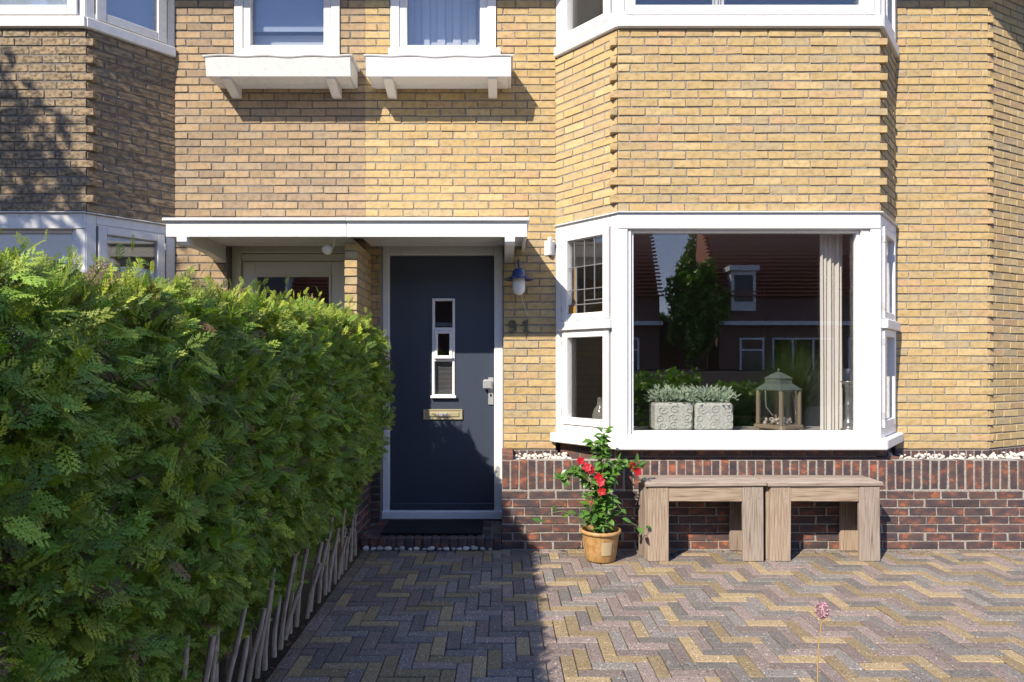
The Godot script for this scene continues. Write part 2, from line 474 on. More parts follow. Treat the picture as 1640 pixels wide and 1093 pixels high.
func bay_windows(pL: Dictionary, pF: Dictionary, pR: Dictionary, white: Material) -> void:
	# ground floor bay window
	var w := part("bay_window", house)
	var st := st_new()
	var L: float = pF.len
	mbar(st, pF, 0.0, 0.075, 0.871, 2.51, -0.10, 0.004); mbar(st, pF, 0.079, 0.105, 0.871, 2.51, -0.10, -0.012)
	mbar(st, pF, L - 0.075, L, 0.871, 2.51, -0.10, 0.004); mbar(st, pF, L - 0.142, L - 0.079, 0.871, 2.51, -0.10, -0.012)
	mbar(st, pF, 0.0, L, 2.512, 2.632, -0.10, 0.008)
	mbar(st, pF, 0.105, L - 0.142, 0.871, 0.902, -0.10, -0.014)
	mring(st, pF, 0.107, L - 0.144, 0.903, 2.51, 0.022, -0.085, -0.034)
	obj("frame", st, white, w)
	st = st_new()
	mbar(st, pF, -0.028, L + 0.028, 0.784, 0.869, -0.12, 0.058, 0.008)
	mbar(st, pL, -0.02, pL.len + 0.02, 0.787, 0.866, -0.12, 0.056, 0.008)
	mbar(st, pR, -0.02, pR.len + 0.02, 0.787, 0.866, -0.12, 0.056, 0.008)
	obj("sill", st, white, w)
	st = st_new()
	mbar(st, pF, -0.012, L + 0.012, 2.634, 2.644, -0.10, 0.026, 0.003)
	mbar(st, pL, 0.0, pL.len, 2.633, 2.642, -0.10, 0.024, 0.003); mbar(st, pR, 0.0, pR.len, 2.633, 2.642, -0.10, 0.024, 0.003)
	obj("drip_edge", st, white, w)
	mpane(pF, 0.125, L - 0.162, 0.92, 2.495, -0.05, w)
	for q in [pL, pR]:
		var fl: float = q.len
		st = st_new()
		mring(st, q, 0.0, fl, 0.868, 2.63, 0.072, -0.09, 0.003)
		mbar(st, q, 0.073, fl - 0.073, 2.545, 2.56, -0.09, -0.004)
		mbar(st, q, 0.055, fl - 0.05, 1.735, 1.808, -0.08, 0.044, 0.006)
		obj("facet_frame", st, white, w)
		for c in [[1.815, 2.545], [0.945, 1.732]]:
			st = st_new()
			mring(st, q, 0.085, fl - 0.085, c[0], c[1], 0.058, -0.05, 0.017)
			obj("casement", st, white, w)
			st = st_new()
			for hy in [c[0] + 0.1, c[1] - 0.1]: mbar(st, q, 0.078, 0.09, hy - 0.03, hy + 0.03, 0.006, 0.021, 0.003)
			obj("hinge", st, M.steel, w)
			mpane(q, 0.14, fl - 0.14, c[0] + 0.055, c[1] - 0.055, -0.012, w)
	if side > 0:
		st = st_new()      # leaded lights in the upper side casement
		var a0 := 0.143; var a1: float = pL.len - 0.143
		var b0 := 1.873; var b1 := 2.487
		for v in [[.17, .12, 1.0], [.23, 0.0, .64], [.46, 0.0, 1.0], [.74, .17, 1.0]]:
			var s: float = lerpf(a0, a1, v[0])
			bar(st, pL, s - 0.004, s + 0.004, lerpf(b0, b1, v[1]), lerpf(b0, b1, v[2]), -0.012, -0.003, 0.001)
		for h in [[.63, 0.0, 1.0], [.32, 0.0, 1.0], [.17, .46, 1.0], [.12, .0, 1.0]]:
			var y: float = lerpf(b0, b1, h[0])
			bar(st, pL, lerpf(a0, a1, h[1]), lerpf(a0, a1, h[2]), y - 0.004, y + 0.004, -0.0125, -0.0035, 0.001)
		obj("leading", st, M.lead, w)
		st = st_new()
		bar(st, pL, a0, lerpf(a0, a1, .225), b0 - 0.002, lerpf(b0, b1, .118), -0.011, -0.007, 0.0)
		bar(st, pL, lerpf(a0, a1, .175), lerpf(a0, a1, .225), lerpf(b0, b1, .125), lerpf(b0, b1, .62), -0.011, -0.007, 0.0)
		obj("amber_pane", st, M.amber_glass, w)
	# first floor bay window
	w = part("upper_bay_window", house)
	st = st_new()
	mbar(st, pF, -0.012, L + 0.012, 4.082, 4.168, -0.12, 0.03, 0.006)
	mbar(st, pL, 0.0, pL.len, 4.085, 4.165, -0.12, 0.028, 0.006); mbar(st, pR, 0.0, pR.len, 4.085, 4.165, -0.12, 0.028, 0.006)
	obj("sill", st, white, w)
	st = st_new()
	mring(st, pF, 0.0, L, 4.17, 5.15, 0.05, -0.11, 0.003)
	mring(st, pF, 0.055, L - 0.055, 4.178, 5.1, 0.078, -0.07, 0.022)
	for q in [pL, pR]:
		mring(st, q, 0.0, q.len, 4.167, 5.15, 0.06, -0.11, 0.0)
		mring(st, q, 0.07, q.len - 0.07, 4.18, 5.09, 0.07, -0.07, 0.016)
	obj("frame", st, white, w)
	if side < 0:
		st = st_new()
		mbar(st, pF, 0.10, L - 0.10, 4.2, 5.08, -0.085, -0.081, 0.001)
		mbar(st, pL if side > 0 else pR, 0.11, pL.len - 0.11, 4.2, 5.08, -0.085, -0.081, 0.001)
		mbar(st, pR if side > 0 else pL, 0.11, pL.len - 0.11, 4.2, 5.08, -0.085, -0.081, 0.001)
		obj("sky_panel", st, M.painted_sky_blue, w)  # panels added behind the bay glass, sky reflection put into their colour
	mpane(pF, 0.13, L - 0.13, 4.25, 5.03, -0.02, w)
	mpane(pL, 0.135, pL.len - 0.135, 4.245, 5.03, -0.02, w)
	mpane(pR, 0.135, pR.len - 0.135, 4.245, 5.03, -0.02, w)

func upper_window(pM: Dictionary, white: Material) -> void:
	var w := part("upper_window", house)
	var st := st_new()
	mring(st, pM, 0.218, 1.125, 4.09, 5.15, 0.075, -0.09, 0.012)
	mring(st, pM, 0.296, 1.048, 4.135, 5.1, 0.062, -0.06, 0.004)
	obj("frame", st, white, w)
	if side > 0:
		st = st_new()
		mbar(st, pM, 0.205, 1.165, 4.092, 4.155, -0.02, 0.045, 0.005)
		obj("sill_board", st, white, w)
	mpane(pM, 0.355, 0.99, 4.195 if side > 0 else 4.18, 5.05, -0.035, w)
	st = st_new()          # blind or net behind the glass
	mbar(st, pM, 0.33, 1.02, 4.13, 4.36, -0.16, -0.155, 0.001)
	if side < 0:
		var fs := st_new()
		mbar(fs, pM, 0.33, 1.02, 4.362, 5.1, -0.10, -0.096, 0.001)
		obj("sky_panel", fs, M.painted_sky_blue, w)  # panel added behind the pane, its blue is painted sky reflection
	if side < 0 : obj("blind", st, M.blind, w)
	else:
		st = st_new()
		for k in 10:
			var q := ms(pM, 0.33 + k * 0.0685, 0.3995 + k * 0.0685)
			bar(st, pM, q[0], q[1], 4.12, 5.1, -0.17 - 0.016 * (k % 2), -0.165 - 0.016 * (k % 2), 0.002)
		obj("net_curtain", st, M.blind, w)

func flower_box(pM: Dictionary, white: Material) -> void:
	var w := part("flower_box", house)
	var d := 0.27
	var st := st_new()     # lid with a sagging lead edge
	var lq := ms(pM, 0.046, 1.268)
	var n := 28
	var row := func(k: int) -> Array:
		var s := lerpf(lq[0], lq[1], float(k) / n)
		var sag := 0.0035 * sin(k * 0.75 + side) + 0.002 * sin(k * 0.31)
		return [pt(pM, s, 3.990 + sag * 0.3, -0.004), pt(pM, s, 3.979 + sag, d + 0.008), pt(pM, s, 3.972 + sag * 1.3, d + 0.013), pt(pM, s, 3.964 + sag * 1.5, d + 0.009), pt(pM, s, 3.962 + sag, d - 0.01), pt(pM, s, 3.966, -0.004)]
	for k in n:
		var A: Array = row.call(k); var B: Array = row.call(k + 1)
		for j in 5: quad(st, A[j + 1], B[j + 1], B[j], A[j])
	for k in [0, n]:
		var A: Array = row.call(k)
		for j in range(1, 5): tri(st, A[0], A[j], A[j + 1])
	obj("lid", st, white, w)
	st = st_new()          # front board leaning inwards, ends
	var xf := pxf(pM, pM.len / 2 if false else (ms(pM, 0.062, 1.252)[0] + ms(pM, 0.062, 1.252)[1]) / 2, 3.888, d - 0.018)
	xf.basis = xf.basis * Basis(Vector3.RIGHT, 0.16)
	cbox(st, xf, Vector3(1.19, 0.152, 0.022), 0.004)
	mbar(st, pM, 0.064, 0.084, 3.82, 3.962, 0.003, d - 0.03); mbar(st, pM, 1.232, 1.252, 3.82, 3.962, 0.003, d - 0.03)
	obj("front_board", st, white, w)
	st = st_new()
	mbar(st, pM, 0.086, 1.23, 3.818, 3.836, 0.003, 0.11); mbar(st, pM, 0.086, 1.23, 3.8175, 3.835, 0.114, d - 0.035)
	obj("bottom_board", st, white, w)
	for u in [0.20, 1.06]:
		st = st_new()
		var q := ms(pM, u, u + 0.075)
		var poly := PackedVector2Array([Vector2(0.003, 3.735), Vector2(0.05, 3.735), Vector2(0.235, 3.80), Vector2(0.24, 3.816), Vector2(0.003, 3.816)])
		var b := Transform3D(Basis(pM.n, Vector3.UP, -pM.e), pt(pM, (q[0] + q[1]) / 2, 0))
		prism(st, poly, b, 0.075)
		obj("bracket", st, white, w)

func canopy(pM: Dictionary, white: Material) -> void:
	var w := part("canopy", house)
	var zf := 0.665
	var st := st_new()
	mbar(st, pM, 0.0, 1.385, 2.529, 2.555, -0.01, zf + 0.022, 0.006)
	obj("roof_edge", st, M.zinc_edge if side < 0 else white, w)
	st = st_new()
	mbar(st, pM, 0.001, 1.365, 2.413, 2.528, zf - 0.024, zf, 0.003)
	mbar(st, pM, 1.343, 1.365, 2.42, 2.527, 0.003, zf - 0.026, 0.003)
	obj("fascia", st, white, w)
	for k in 6:
		st = st_new()
		mbar(st, pM, 0.05, 1.342, 2.466, 2.484, 0.004 + k * 0.106, 0.107 + k * 0.106, 0.003)
		obj("soffit_board", st, white, w)
	st = st_new()
	var q := ms(pM, 1.195, 1.275)
	var poly := PackedVector2Array()
	for k in 9:
		var t := k / 8.0
		poly.append(Vector2(lerpf(0.003, zf - 0.05, t), 2.325 + 0.03 * pow(t, 1.6) + 0.03 * sin(t * PI)))
	poly.append(Vector2(zf, 2.352)); poly.append(Vector2(zf + 0.02, 2.375)); poly.append(Vector2(zf + 0.022, 2.411)); poly.append(Vector2(zf - 0.026, 2.412)); poly.append(Vector2(zf - 0.03, 2.464)); poly.append(Vector2(0.003, 2.464))
	prism(st, poly, Transform3D(Basis(pM.n, Vector3.UP, -pM.e), pt(pM, (q[0] + q[1]) / 2, 0)), 0.075)
	obj("bracket", st, white, w)

func rooms() -> void:
	# rooms behind the windows: closed, plastered, dim
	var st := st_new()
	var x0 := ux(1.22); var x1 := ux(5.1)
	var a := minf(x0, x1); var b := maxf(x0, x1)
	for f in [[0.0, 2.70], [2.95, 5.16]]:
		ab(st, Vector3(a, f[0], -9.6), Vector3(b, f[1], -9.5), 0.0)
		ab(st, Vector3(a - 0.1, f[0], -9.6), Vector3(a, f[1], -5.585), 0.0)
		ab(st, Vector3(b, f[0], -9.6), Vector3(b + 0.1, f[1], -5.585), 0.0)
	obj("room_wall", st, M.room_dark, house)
	st = st_new()
	ab(st, Vector3(a - 0.1, 0.0, -9.6), Vector3(b + 0.1, 0.12, -5.585), 0.0)
	ab(st, Vector3(a - 0.1, 2.86, -9.6), Vector3(b + 0.1, 2.95, -5.585), 0.0)
	obj("room_floor", st, M.room_floor, house)
	st = st_new()
	ab(st, Vector3(a - 0.1, 2.70, -9.6), Vector3(b + 0.1, 2.80, -5.585), 0.0)
	ab(st, Vector3(a - 0.1, 5.16, -9.6), Vector3(b + 0.1, 5.26, -5.585), 0.0)
	obj("room_ceiling", st, M.room_plaster, house)
	st = st_new()      # slabs that close the bay at its sill, head and upper floor
	var slab := PackedVector2Array()
	for q in [[UB0 + .03, ZW + .11], [UB0 + .03, ZW - .02], [UB1 + .06, ZB + .09], [UB2 - .06, ZB + .09], [UB3 - .03, ZW - .02], [UB3 - .03, ZW + .11]]:
		slab.append(Vector2(ux(q[0]), q[1]))
	for y in [2.66, 4.06, 5.20]:
		prism(st, slab, Transform3D(Basis(Vector3.RIGHT, Vector3(0, 0, -1), Vector3.UP), Vector3(0, y, 0)), 0.06)
	obj("bay_slab", st, M.room_plaster, house)
	st = st_new()
	prism(st, slab, Transform3D(Basis(Vector3.RIGHT, Vector3(0, 0, -1), Vector3.UP), Vector3(0, 0.884, 0)), 0.045)
	obj("inner_sill", st, M.inner_sill, house)
	# small upper room behind the single window
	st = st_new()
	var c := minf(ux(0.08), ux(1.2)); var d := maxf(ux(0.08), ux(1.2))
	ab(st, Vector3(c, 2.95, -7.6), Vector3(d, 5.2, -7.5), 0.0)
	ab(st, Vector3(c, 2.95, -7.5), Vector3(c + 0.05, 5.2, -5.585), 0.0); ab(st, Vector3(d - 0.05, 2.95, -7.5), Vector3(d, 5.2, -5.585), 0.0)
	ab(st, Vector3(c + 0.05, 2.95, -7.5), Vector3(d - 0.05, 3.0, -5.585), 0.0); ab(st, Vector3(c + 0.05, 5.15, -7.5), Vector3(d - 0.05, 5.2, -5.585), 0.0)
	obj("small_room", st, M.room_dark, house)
	# hall behind the door
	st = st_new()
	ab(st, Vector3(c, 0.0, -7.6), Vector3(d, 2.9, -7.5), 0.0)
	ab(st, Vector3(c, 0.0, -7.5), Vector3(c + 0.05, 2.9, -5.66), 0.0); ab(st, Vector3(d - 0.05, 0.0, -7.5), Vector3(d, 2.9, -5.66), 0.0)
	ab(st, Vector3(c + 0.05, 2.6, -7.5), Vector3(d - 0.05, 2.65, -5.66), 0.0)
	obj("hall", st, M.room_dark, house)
	# eaves, roof and bay roof above the picture
	st = st_new()
	var e0 := minf(ux(0.0), ux(6.4)); var e1 := maxf(ux(0.0), ux(6.4))
	ab(st, Vector3(e0, 4.985, -5.6), Vector3(e1, 5.10, -5.075), 0.004)
	obj("eaves", st, M.white_paint, house)
	st = st_new()
	var p := [Vector3(e0, 5.11, -5.02), Vector3(e1, 5.11, -5.02), Vector3(e1, 8.4, -9.6), Vector3(e0, 8.4, -9.6)]
	var dn := Vector3(0, -0.1, 0)
	quad(st, p[0], p[1], p[2], p[3]); quad(st, p[3] + dn, p[2] + dn, p[1] + dn, p[0] + dn)
	quad(st, p[0] + dn, p[1] + dn, p[1], p[0]); quad(st, p[2], p[1], p[1] + dn, p[2] + dn)
	ab(st, Vector3(e0, 0.0, -9.75), Vector3(e1, 8.4, -9.65), 0.0)
	obj("roof", st, M.roof_tile, house)
	st = st_new()
	var top := PackedVector2Array()
	for q in [[UB0 - .05, ZW + .05], [UB1 - .02, ZB - .07], [UB2 + .02, ZB - .07], [UB3 + .05, ZW + .05]]: top.append(Vector2(ux(q[0]), q[1]))
	prism(st, top, Transform3D(Basis(Vector3.RIGHT, Vector3(0, 0, -1), Vector3.UP), Vector3(0, 5.27, 0)), 0.07)
	obj("bay_roof", st, M.white_paint, house)

func clinker_brick(parent: Node, p: Dictionary, s: float, y: float, len: float, upright: bool, d := 0.0) -> void:
	var o := MeshInstance3D.new()
	o.name = "brick"
	o.mesh = brick_mesh(len, 0.055, 0.06, rng.randi() % 4)
	o.material_override = M.clinker[rng.randi() % M.clinker.size()]
	var xf := pxf(p, s, y, d - 0.03 + R(-0.002, 0.002))
	if upright: xf.basis = xf.basis * Basis(Vector3.BACK, PI / 2)
	xf.basis = xf.basis * Basis(Vector3.BACK, R(-0.012, 0.012))
	o.transform = xf
	parent.add_child(o, true)

func build_house(s: int) -> void:
	side = s
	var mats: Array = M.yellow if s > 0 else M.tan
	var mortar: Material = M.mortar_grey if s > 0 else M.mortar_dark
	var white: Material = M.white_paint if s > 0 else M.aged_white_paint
	if s > 0: house = thing("brick_house", "clean yellow brick house with navy front door and big bay window", "house", Vector3.ZERO)
	else: house = thing("brick_house", "duller tan brick neighbour house rising behind the hedge", "house", Vector3.ZERO)
	var pM := pl(0.0, ZW, UB0, ZW)
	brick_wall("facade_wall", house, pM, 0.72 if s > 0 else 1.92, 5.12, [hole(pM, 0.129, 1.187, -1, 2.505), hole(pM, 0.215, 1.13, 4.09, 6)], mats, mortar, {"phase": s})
	var low := 0.0 if s > 0 else 1.92
	if s > 0:      # dark base row of the main wall
		var bw := obj("base_wall", wall_back(pM, 1.187, UB0, 0.0, 0.715), M.mortar_light, house)
		for k in 7: clinker_brick(bw, pM, 1.22 + k * 0.068, 0.66, 0.10, true)
	var pL := pl(UB0, ZW, UB1, ZB)
	var pF := pl(UB1, ZB, UB2, ZB)
	var pR := pl(UB2, ZB, UB3, ZW)
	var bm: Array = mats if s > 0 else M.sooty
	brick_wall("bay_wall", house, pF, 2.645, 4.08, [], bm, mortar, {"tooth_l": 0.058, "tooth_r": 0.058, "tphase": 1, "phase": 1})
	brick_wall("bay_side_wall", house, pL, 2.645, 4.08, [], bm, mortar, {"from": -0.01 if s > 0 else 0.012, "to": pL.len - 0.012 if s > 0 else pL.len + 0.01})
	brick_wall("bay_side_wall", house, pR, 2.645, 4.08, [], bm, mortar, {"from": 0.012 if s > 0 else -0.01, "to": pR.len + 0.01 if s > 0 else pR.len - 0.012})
	bay_windows(pL, pF, pR, white)
	upper_window(pM, white)
	flower_box(pM, white)
	canopy(pM, white)
	rooms()
	# party pier between the two porches
	if s > 0:
		var pp := plane(Vector2(-1.221, -4.955), Vector2(-1.131, -4.955))
		var pier := obj("porch_pier", wall_back(pp, 0.002, 0.088, 0.0, 2.40, 0.45), M.mortar_grey, house)
		var pside := plane(Vector2(-1.131, -4.955), Vector2(-1.131, -5.475))
		var n := 36
		for r in n:
			var y := 0.035 + r * CH
			if y > 2.40: break
			if y < 0.7: clinker_brick(pier, pp, 0.045, y, 0.092, false, 0.008)
			else:
				var o := put("brick", brick_mesh(0.094, 0.0545, 0.06, r % 4), mats[rng.randi() % mats.size()], pier)
				o.transform = pxf(pp, 0.045 + R(-.002, .002), y, -0.026)
			var cuts := [0.0, 0.105, 0.32, 0.52] if r % 2 else [0.0, 0.215, 0.43, 0.52]
			for k in 3:
				var l: float = cuts[k + 1] - cuts[k] - 0.010
				var first := 0.033 if k == 0 else 0.0
				var mm: Material = M.clinker[rng.randi() % 8] if y < 0.7 else mats[rng.randi() % mats.size()]
				var o := put("brick", brick_mesh(l - first, 0.0545, 0.05, r % 4), mm, pier)
				o.transform = pxf(pside, (cuts[k] + cuts[k + 1]) / 2 + first / 2, y, -0.022)
		var bw4 := obj("base_wall", wall_back(pM, 0.0, 0.129, 0.0, 0.72), M.mortar_dark, house)
		for q in 10: clinker_brick(bw4, pM, 0.083, 0.035 + q * CH, 0.085, false)
		# right of the bay: main wall again, then it turns back at a toothed corner
		var pW := pl(UB3, ZW, UC, ZW)
		brick_wall("end_wall", house, pW, 0.72, 5.12, [], mats, mortar, {"tooth_r": 0.05, "phase": 1, "tphase": 1})
		var ca := deg_to_rad(25.0)
		var pA := pl(UC, ZW, UC + 1.0 * cos(ca), ZW + 1.0 * sin(ca))
		brick_wall("angled_wall", house, pA, 0.72, 5.12, [], mats, mortar, {"from": 0.02})
		var bw2 := obj("base_wall", wall_back(pW, 0.0, pW.len, 0.0, 0.715), M.mortar_light, house)
		for k in 12: clinker_brick(bw2, pW, 0.03 + k * 0.068, 0.66, 0.10, true)
		var bw3 := obj("base_wall", wall_back(pA, 0.0, pA.len, 0.0, 0.715), M.mortar_light, house)
		for k in 14: clinker_brick(bw3, pA, 0.04 + k * 0.068, 0.66, 0.10, true)
		# brick band under the bay sill
		var pB := pl(UB1 + .02, ZB + .06, UB2 - .02, ZB + .06)
		var band := obj("bay_base", wall_back(pB, -0.03, pB.len + 0.03, 0.0, 0.785), M.mortar_dark, house)
		for r in 3:
			for k in 10: clinker_brick(band, pB, 0.08 + k * BP + (r % 2) * 0.1, 0.62 + r * CH, 0.205, false)
		for q in [pl(UB0 + .04, ZW, UB1 + .02, ZB + .06), pl(UB2 - .02, ZB + .06, UB3 - .04, ZW)]:
			var bs := obj("bay_base", wall_back(q, 0.0, q.len, 0.0, 0.785), M.mortar_dark, house)
			for r in 3:
				for k in 3: clinker_brick(bs, q, 0.10 + k * BP, 0.62 + r * CH, 0.20, false)
		plinth()
		front_door(pM)
	else:
		neighbour_door(pM)

func wall_back(p: Dictionary, s0: float, s1: float, y0: float, y1: float, thick := 0.1) -> SurfaceTool:
	var st := st_new()
	bar(st, p, s0, s1, y0, y1, -0.005 - thick, -0.005, 0.0)
	return st

func plinth() -> void:
	var pP := plane(Vector2(0.0, -ZB), Vector2(5.6, -ZB))
	var w := obj("plinth", wall_back(pP, 0.0, 5.6, -0.1, 0.697, 0.09), M.mortar_light, house)
	for r in 7:
		var s := -0.02 - (BP * 0.52 if r % 2 else 0.0) + R(-0.02, 0.02)
		while s < 4.75:
			var len := BP - 0.0125 + R(-0.006, 0.006)
			var a := maxf(s, 0.0)
			var b := s + len
			if b - a > 0.03: clinker_brick(w, pP, (a + b) / 2, 0.033 + r * 0.0657, b - a, false)
			s += BP
	var k := 0
	while k * 0.0686 < 4.75:
		clinker_brick(w, pP, 0.03 + k * 0.0686 + R(-.002, .002), 0.585, 0.222 + R(-.004, .004), true)
		k += 1
	# ledge behind the soldier course
	var st := st_new()
	ab(st, Vector3(0.0, 0.55, -ZW - 0.02), Vector3(5.6, 0.655, -ZB - 0.085), 0.0)
	obj("ledge", st, M.soil, house)
	var cap := st_new()
	ab(cap, Vector3(0.0, 0.662, -ZW + 0.006), Vector3(0.09, 0.735, -ZB - 0.02), 0.005)
	obj("brick", cap, M.clinker[6], w)

func front_door(pM: Dictionary) -> void:
	var f := part("door_frame", house)
	var st := st_new()
	var d := -0.085
	bar(st, pM, 0.131, 0.19, 0.10, 2.50, d - 0.09, d, 0.005); bar(st, pM, 1.108, 1.185, 0.10, 2.50, d - 0.09, d, 0.005)
	bar(st, pM, 0.19, 1.108, 2.405, 2.50, d - 0.09, d - 0.002, 0.005)
	obj("jamb", st, M.white_paint, f)
	st = st_new()
	bar(st, pM, 0.125, 1.187, 0.10, 0.172, d - 0.09, d + 0.025, 0.008)
	obj("threshold", st, M.white_paint, f)
	var dr := part("front_door", house)
	var dd := -0.125
	st = st_new()
	var s0 := 0.192; var s1 := 1.106
	# leaf with an opening for the glazed strip
	var g0 := 0.562; var g1 := 0.762; var h0 := 1.165; var h1 := 2.03
	bar(st, pM, s0, g0, 0.178, 2.40, dd - 0.045, dd, 0.0); bar(st, pM, g1, s1, 0.178, 2.40, dd - 0.045, dd, 0.0)
	bar(st, pM, g0, g1, 0.178, h0, dd - 0.045, dd, 0.0); bar(st, pM, g0, g1, h1, 2.40, dd - 0.045, dd, 0.0)
	obj("door_leaf", st, M.navy_paint, dr)
	st = st_new()
	ring(st, pM, g0, g1, h0, h1, 0.022, dd - 0.045, dd + 0.012)
	bar(st, pM, g0 - 0.012, g1 + 0.012, h0 - 0.012, h0 + 0.012, dd + 0.001, dd + 0.034, 0.004)
	bar(st, pM, g0 + 0.022, g1 - 0.022, 1.476, 1.502, dd - 0.04, dd + 0.010); bar(st, pM, g0 + 0.022, g1 - 0.022, 1.748, 1.775, dd - 0.04, dd + 0.010)
	obj("glazing_frame", st, M.white_paint, dr)
	st = st_new()
	ring(st, pM, g0 + 0.022, g1 - 0.022, 1.502, 1.748, 0.026, dd - 0.03, dd + 0.020)
	bar(st, pM, g0 + 0.018, g1 - 0.018, 1.500, 1.522, dd + 0.018, dd + 0.036, 0.003)
	obj("vent_sash", st, M.white_paint, dr)
	for q in [[h0 + 0.02, 1.478], [1.524, 1.728], [1.772, h1 - 0.02]]:
		st = st_new()
		bar(st, pM, g0 + 0.02, g1 - 0.02, q[0], q[1], dd - 0.022, dd - 0.018, 0.0)
		obj("pane", st, M.glass, dr)
	st = st_new()       # pierced grille behind the two lower panes
	for r in 26:
		for c in 13:
			bar(st, pM, g0 + 0.026 + c * 0.0117 + (r % 2) * 0.0055, g0 + 0.032 + c * 0.0117 + (r % 2) * 0.0055, h0 + 0.03 + r * 0.0112, h0 + 0.0345 + r * 0.0112, dd - 0.033, dd - 0.030, 0.0)
	obj("grille", st, M.steel, dr)
	st = st_new()
	bar(st, pM, s0 + 0.005, s1 - 0.004, 0.185, 0.235, dd + 0.001, dd + 0.024, 0.01)
	obj("weather_bar", st, M.navy_paint, dr)
	st = st_new()       # letter plate
	bar(st, pM, 0.485, 0.828, 0.966, 1.056, dd + 0.001, dd + 0.010, 0.004)
	ring(st, pM, 0.485, 0.828, 0.966, 1.056, 0.012, dd + 0.009, dd + 0.016, 0.003)
	bar(st, pM, 0.515, 0.798, 0.992, 1.03, dd + 0.009, dd + 0.018, 0.006)
	var lp := obj("letter_plate", st, M.brass, dr)
	var pm := pt(pM, 0.656, 1.008, dd + 0.022)
	st = st_new()
	cbox(st, Transform3D(Basis(), pm), Vector3(0.085, 0.03, 0.012), 0.009)
	obj("pull", st, M.steel, lp)
	st = st_new()       # security lock plate and knob
	bar(st, pM, 1.055, 1.100, 1.095, 1.335, dd + 0.001, dd + 0.013, 0.004)
	var lk := obj("lock_plate", st, M.steel, dr)
	st = st_new()
	var kp := pt(pM, 1.050, 1.275, dd + 0.034)
	cbox(st, Transform3D(Basis(), kp), Vector3(0.082, 0.088, 0.045), 0.02)
	obj("knob", st, M.steel, lk)
	st = st_new()
	bar(st, pM, 1.070, 1.086, 1.17, 1.19, dd + 0.012, dd + 0.020, 0.004)
	obj("cylinder", st, M.black_rubber, lk)
	# step of bricks on edge
	var sp := part("door_step", house)
	st = st_new()
	ab(st, Vector3(-1.12, -0.05, -5.63), Vector3(-0.004, 0.088, -4.995), 0.002)
	obj("step_core", st, M.mortar_dark, sp)
	for k in 16:
		st = st_new()
		cbox(st, Transform3D(Basis(), Vector3(-1.082 + k * 0.0693, 0.045, -5.04)), Vector3(0.0585, 0.105, 0.125), 0.012, 0.002)
		obj("brick", st, M.clinker[rng.randi() % 8], sp)
	for r in 4:
		for k in 6:
			st = st_new()
			cbox(st, Transform3D(Basis(), Vector3(-0.98 + k * 0.198 - (r % 2) * 0.09, 0.07, -5.165 - r * 0.118)), Vector3(0.19, 0.056, 0.108), 0.005, 0.002)
			if -0.98 + k * 0.198 - (r % 2) * 0.09 < -0.1: obj("brick", st, M.clinker[rng.randi() % 8], sp)

func neighbour_door(pM: Dictionary) -> void:
	var f := part("door_frame", house)
	var st := st_new()
	var d := -0.085
	mring(st, pM, 0.131, 1.185, 0.05, 2.50, 0.075, d - 0.09, d)
	mbar(st, pM, 0.206, 1.11, 2.36, 2.42, d - 0.09, d - 0.02)
	obj("jamb", st, M.cream_paint, f)
	var dr := part("front_door", house)
	st = st_new()
	mring(st, pM, 0.21, 1.106, 0.12, 2.355, 0.115, d - 0.07, d - 0.03)
	mbar(st, pM, 0.325, 0.99, 0.235, 0.9, d - 0.06, d - 0.035)
	mring(st, pM, 0.323, 0.993, 0.9, 2.24, 0.02, d - 0.06, d - 0.02)
	obj("door_leaf", st, M.cream_paint, dr)
	mpane(pM, 0.34, 0.975, 0.918, 2.222, d - 0.035, dr)

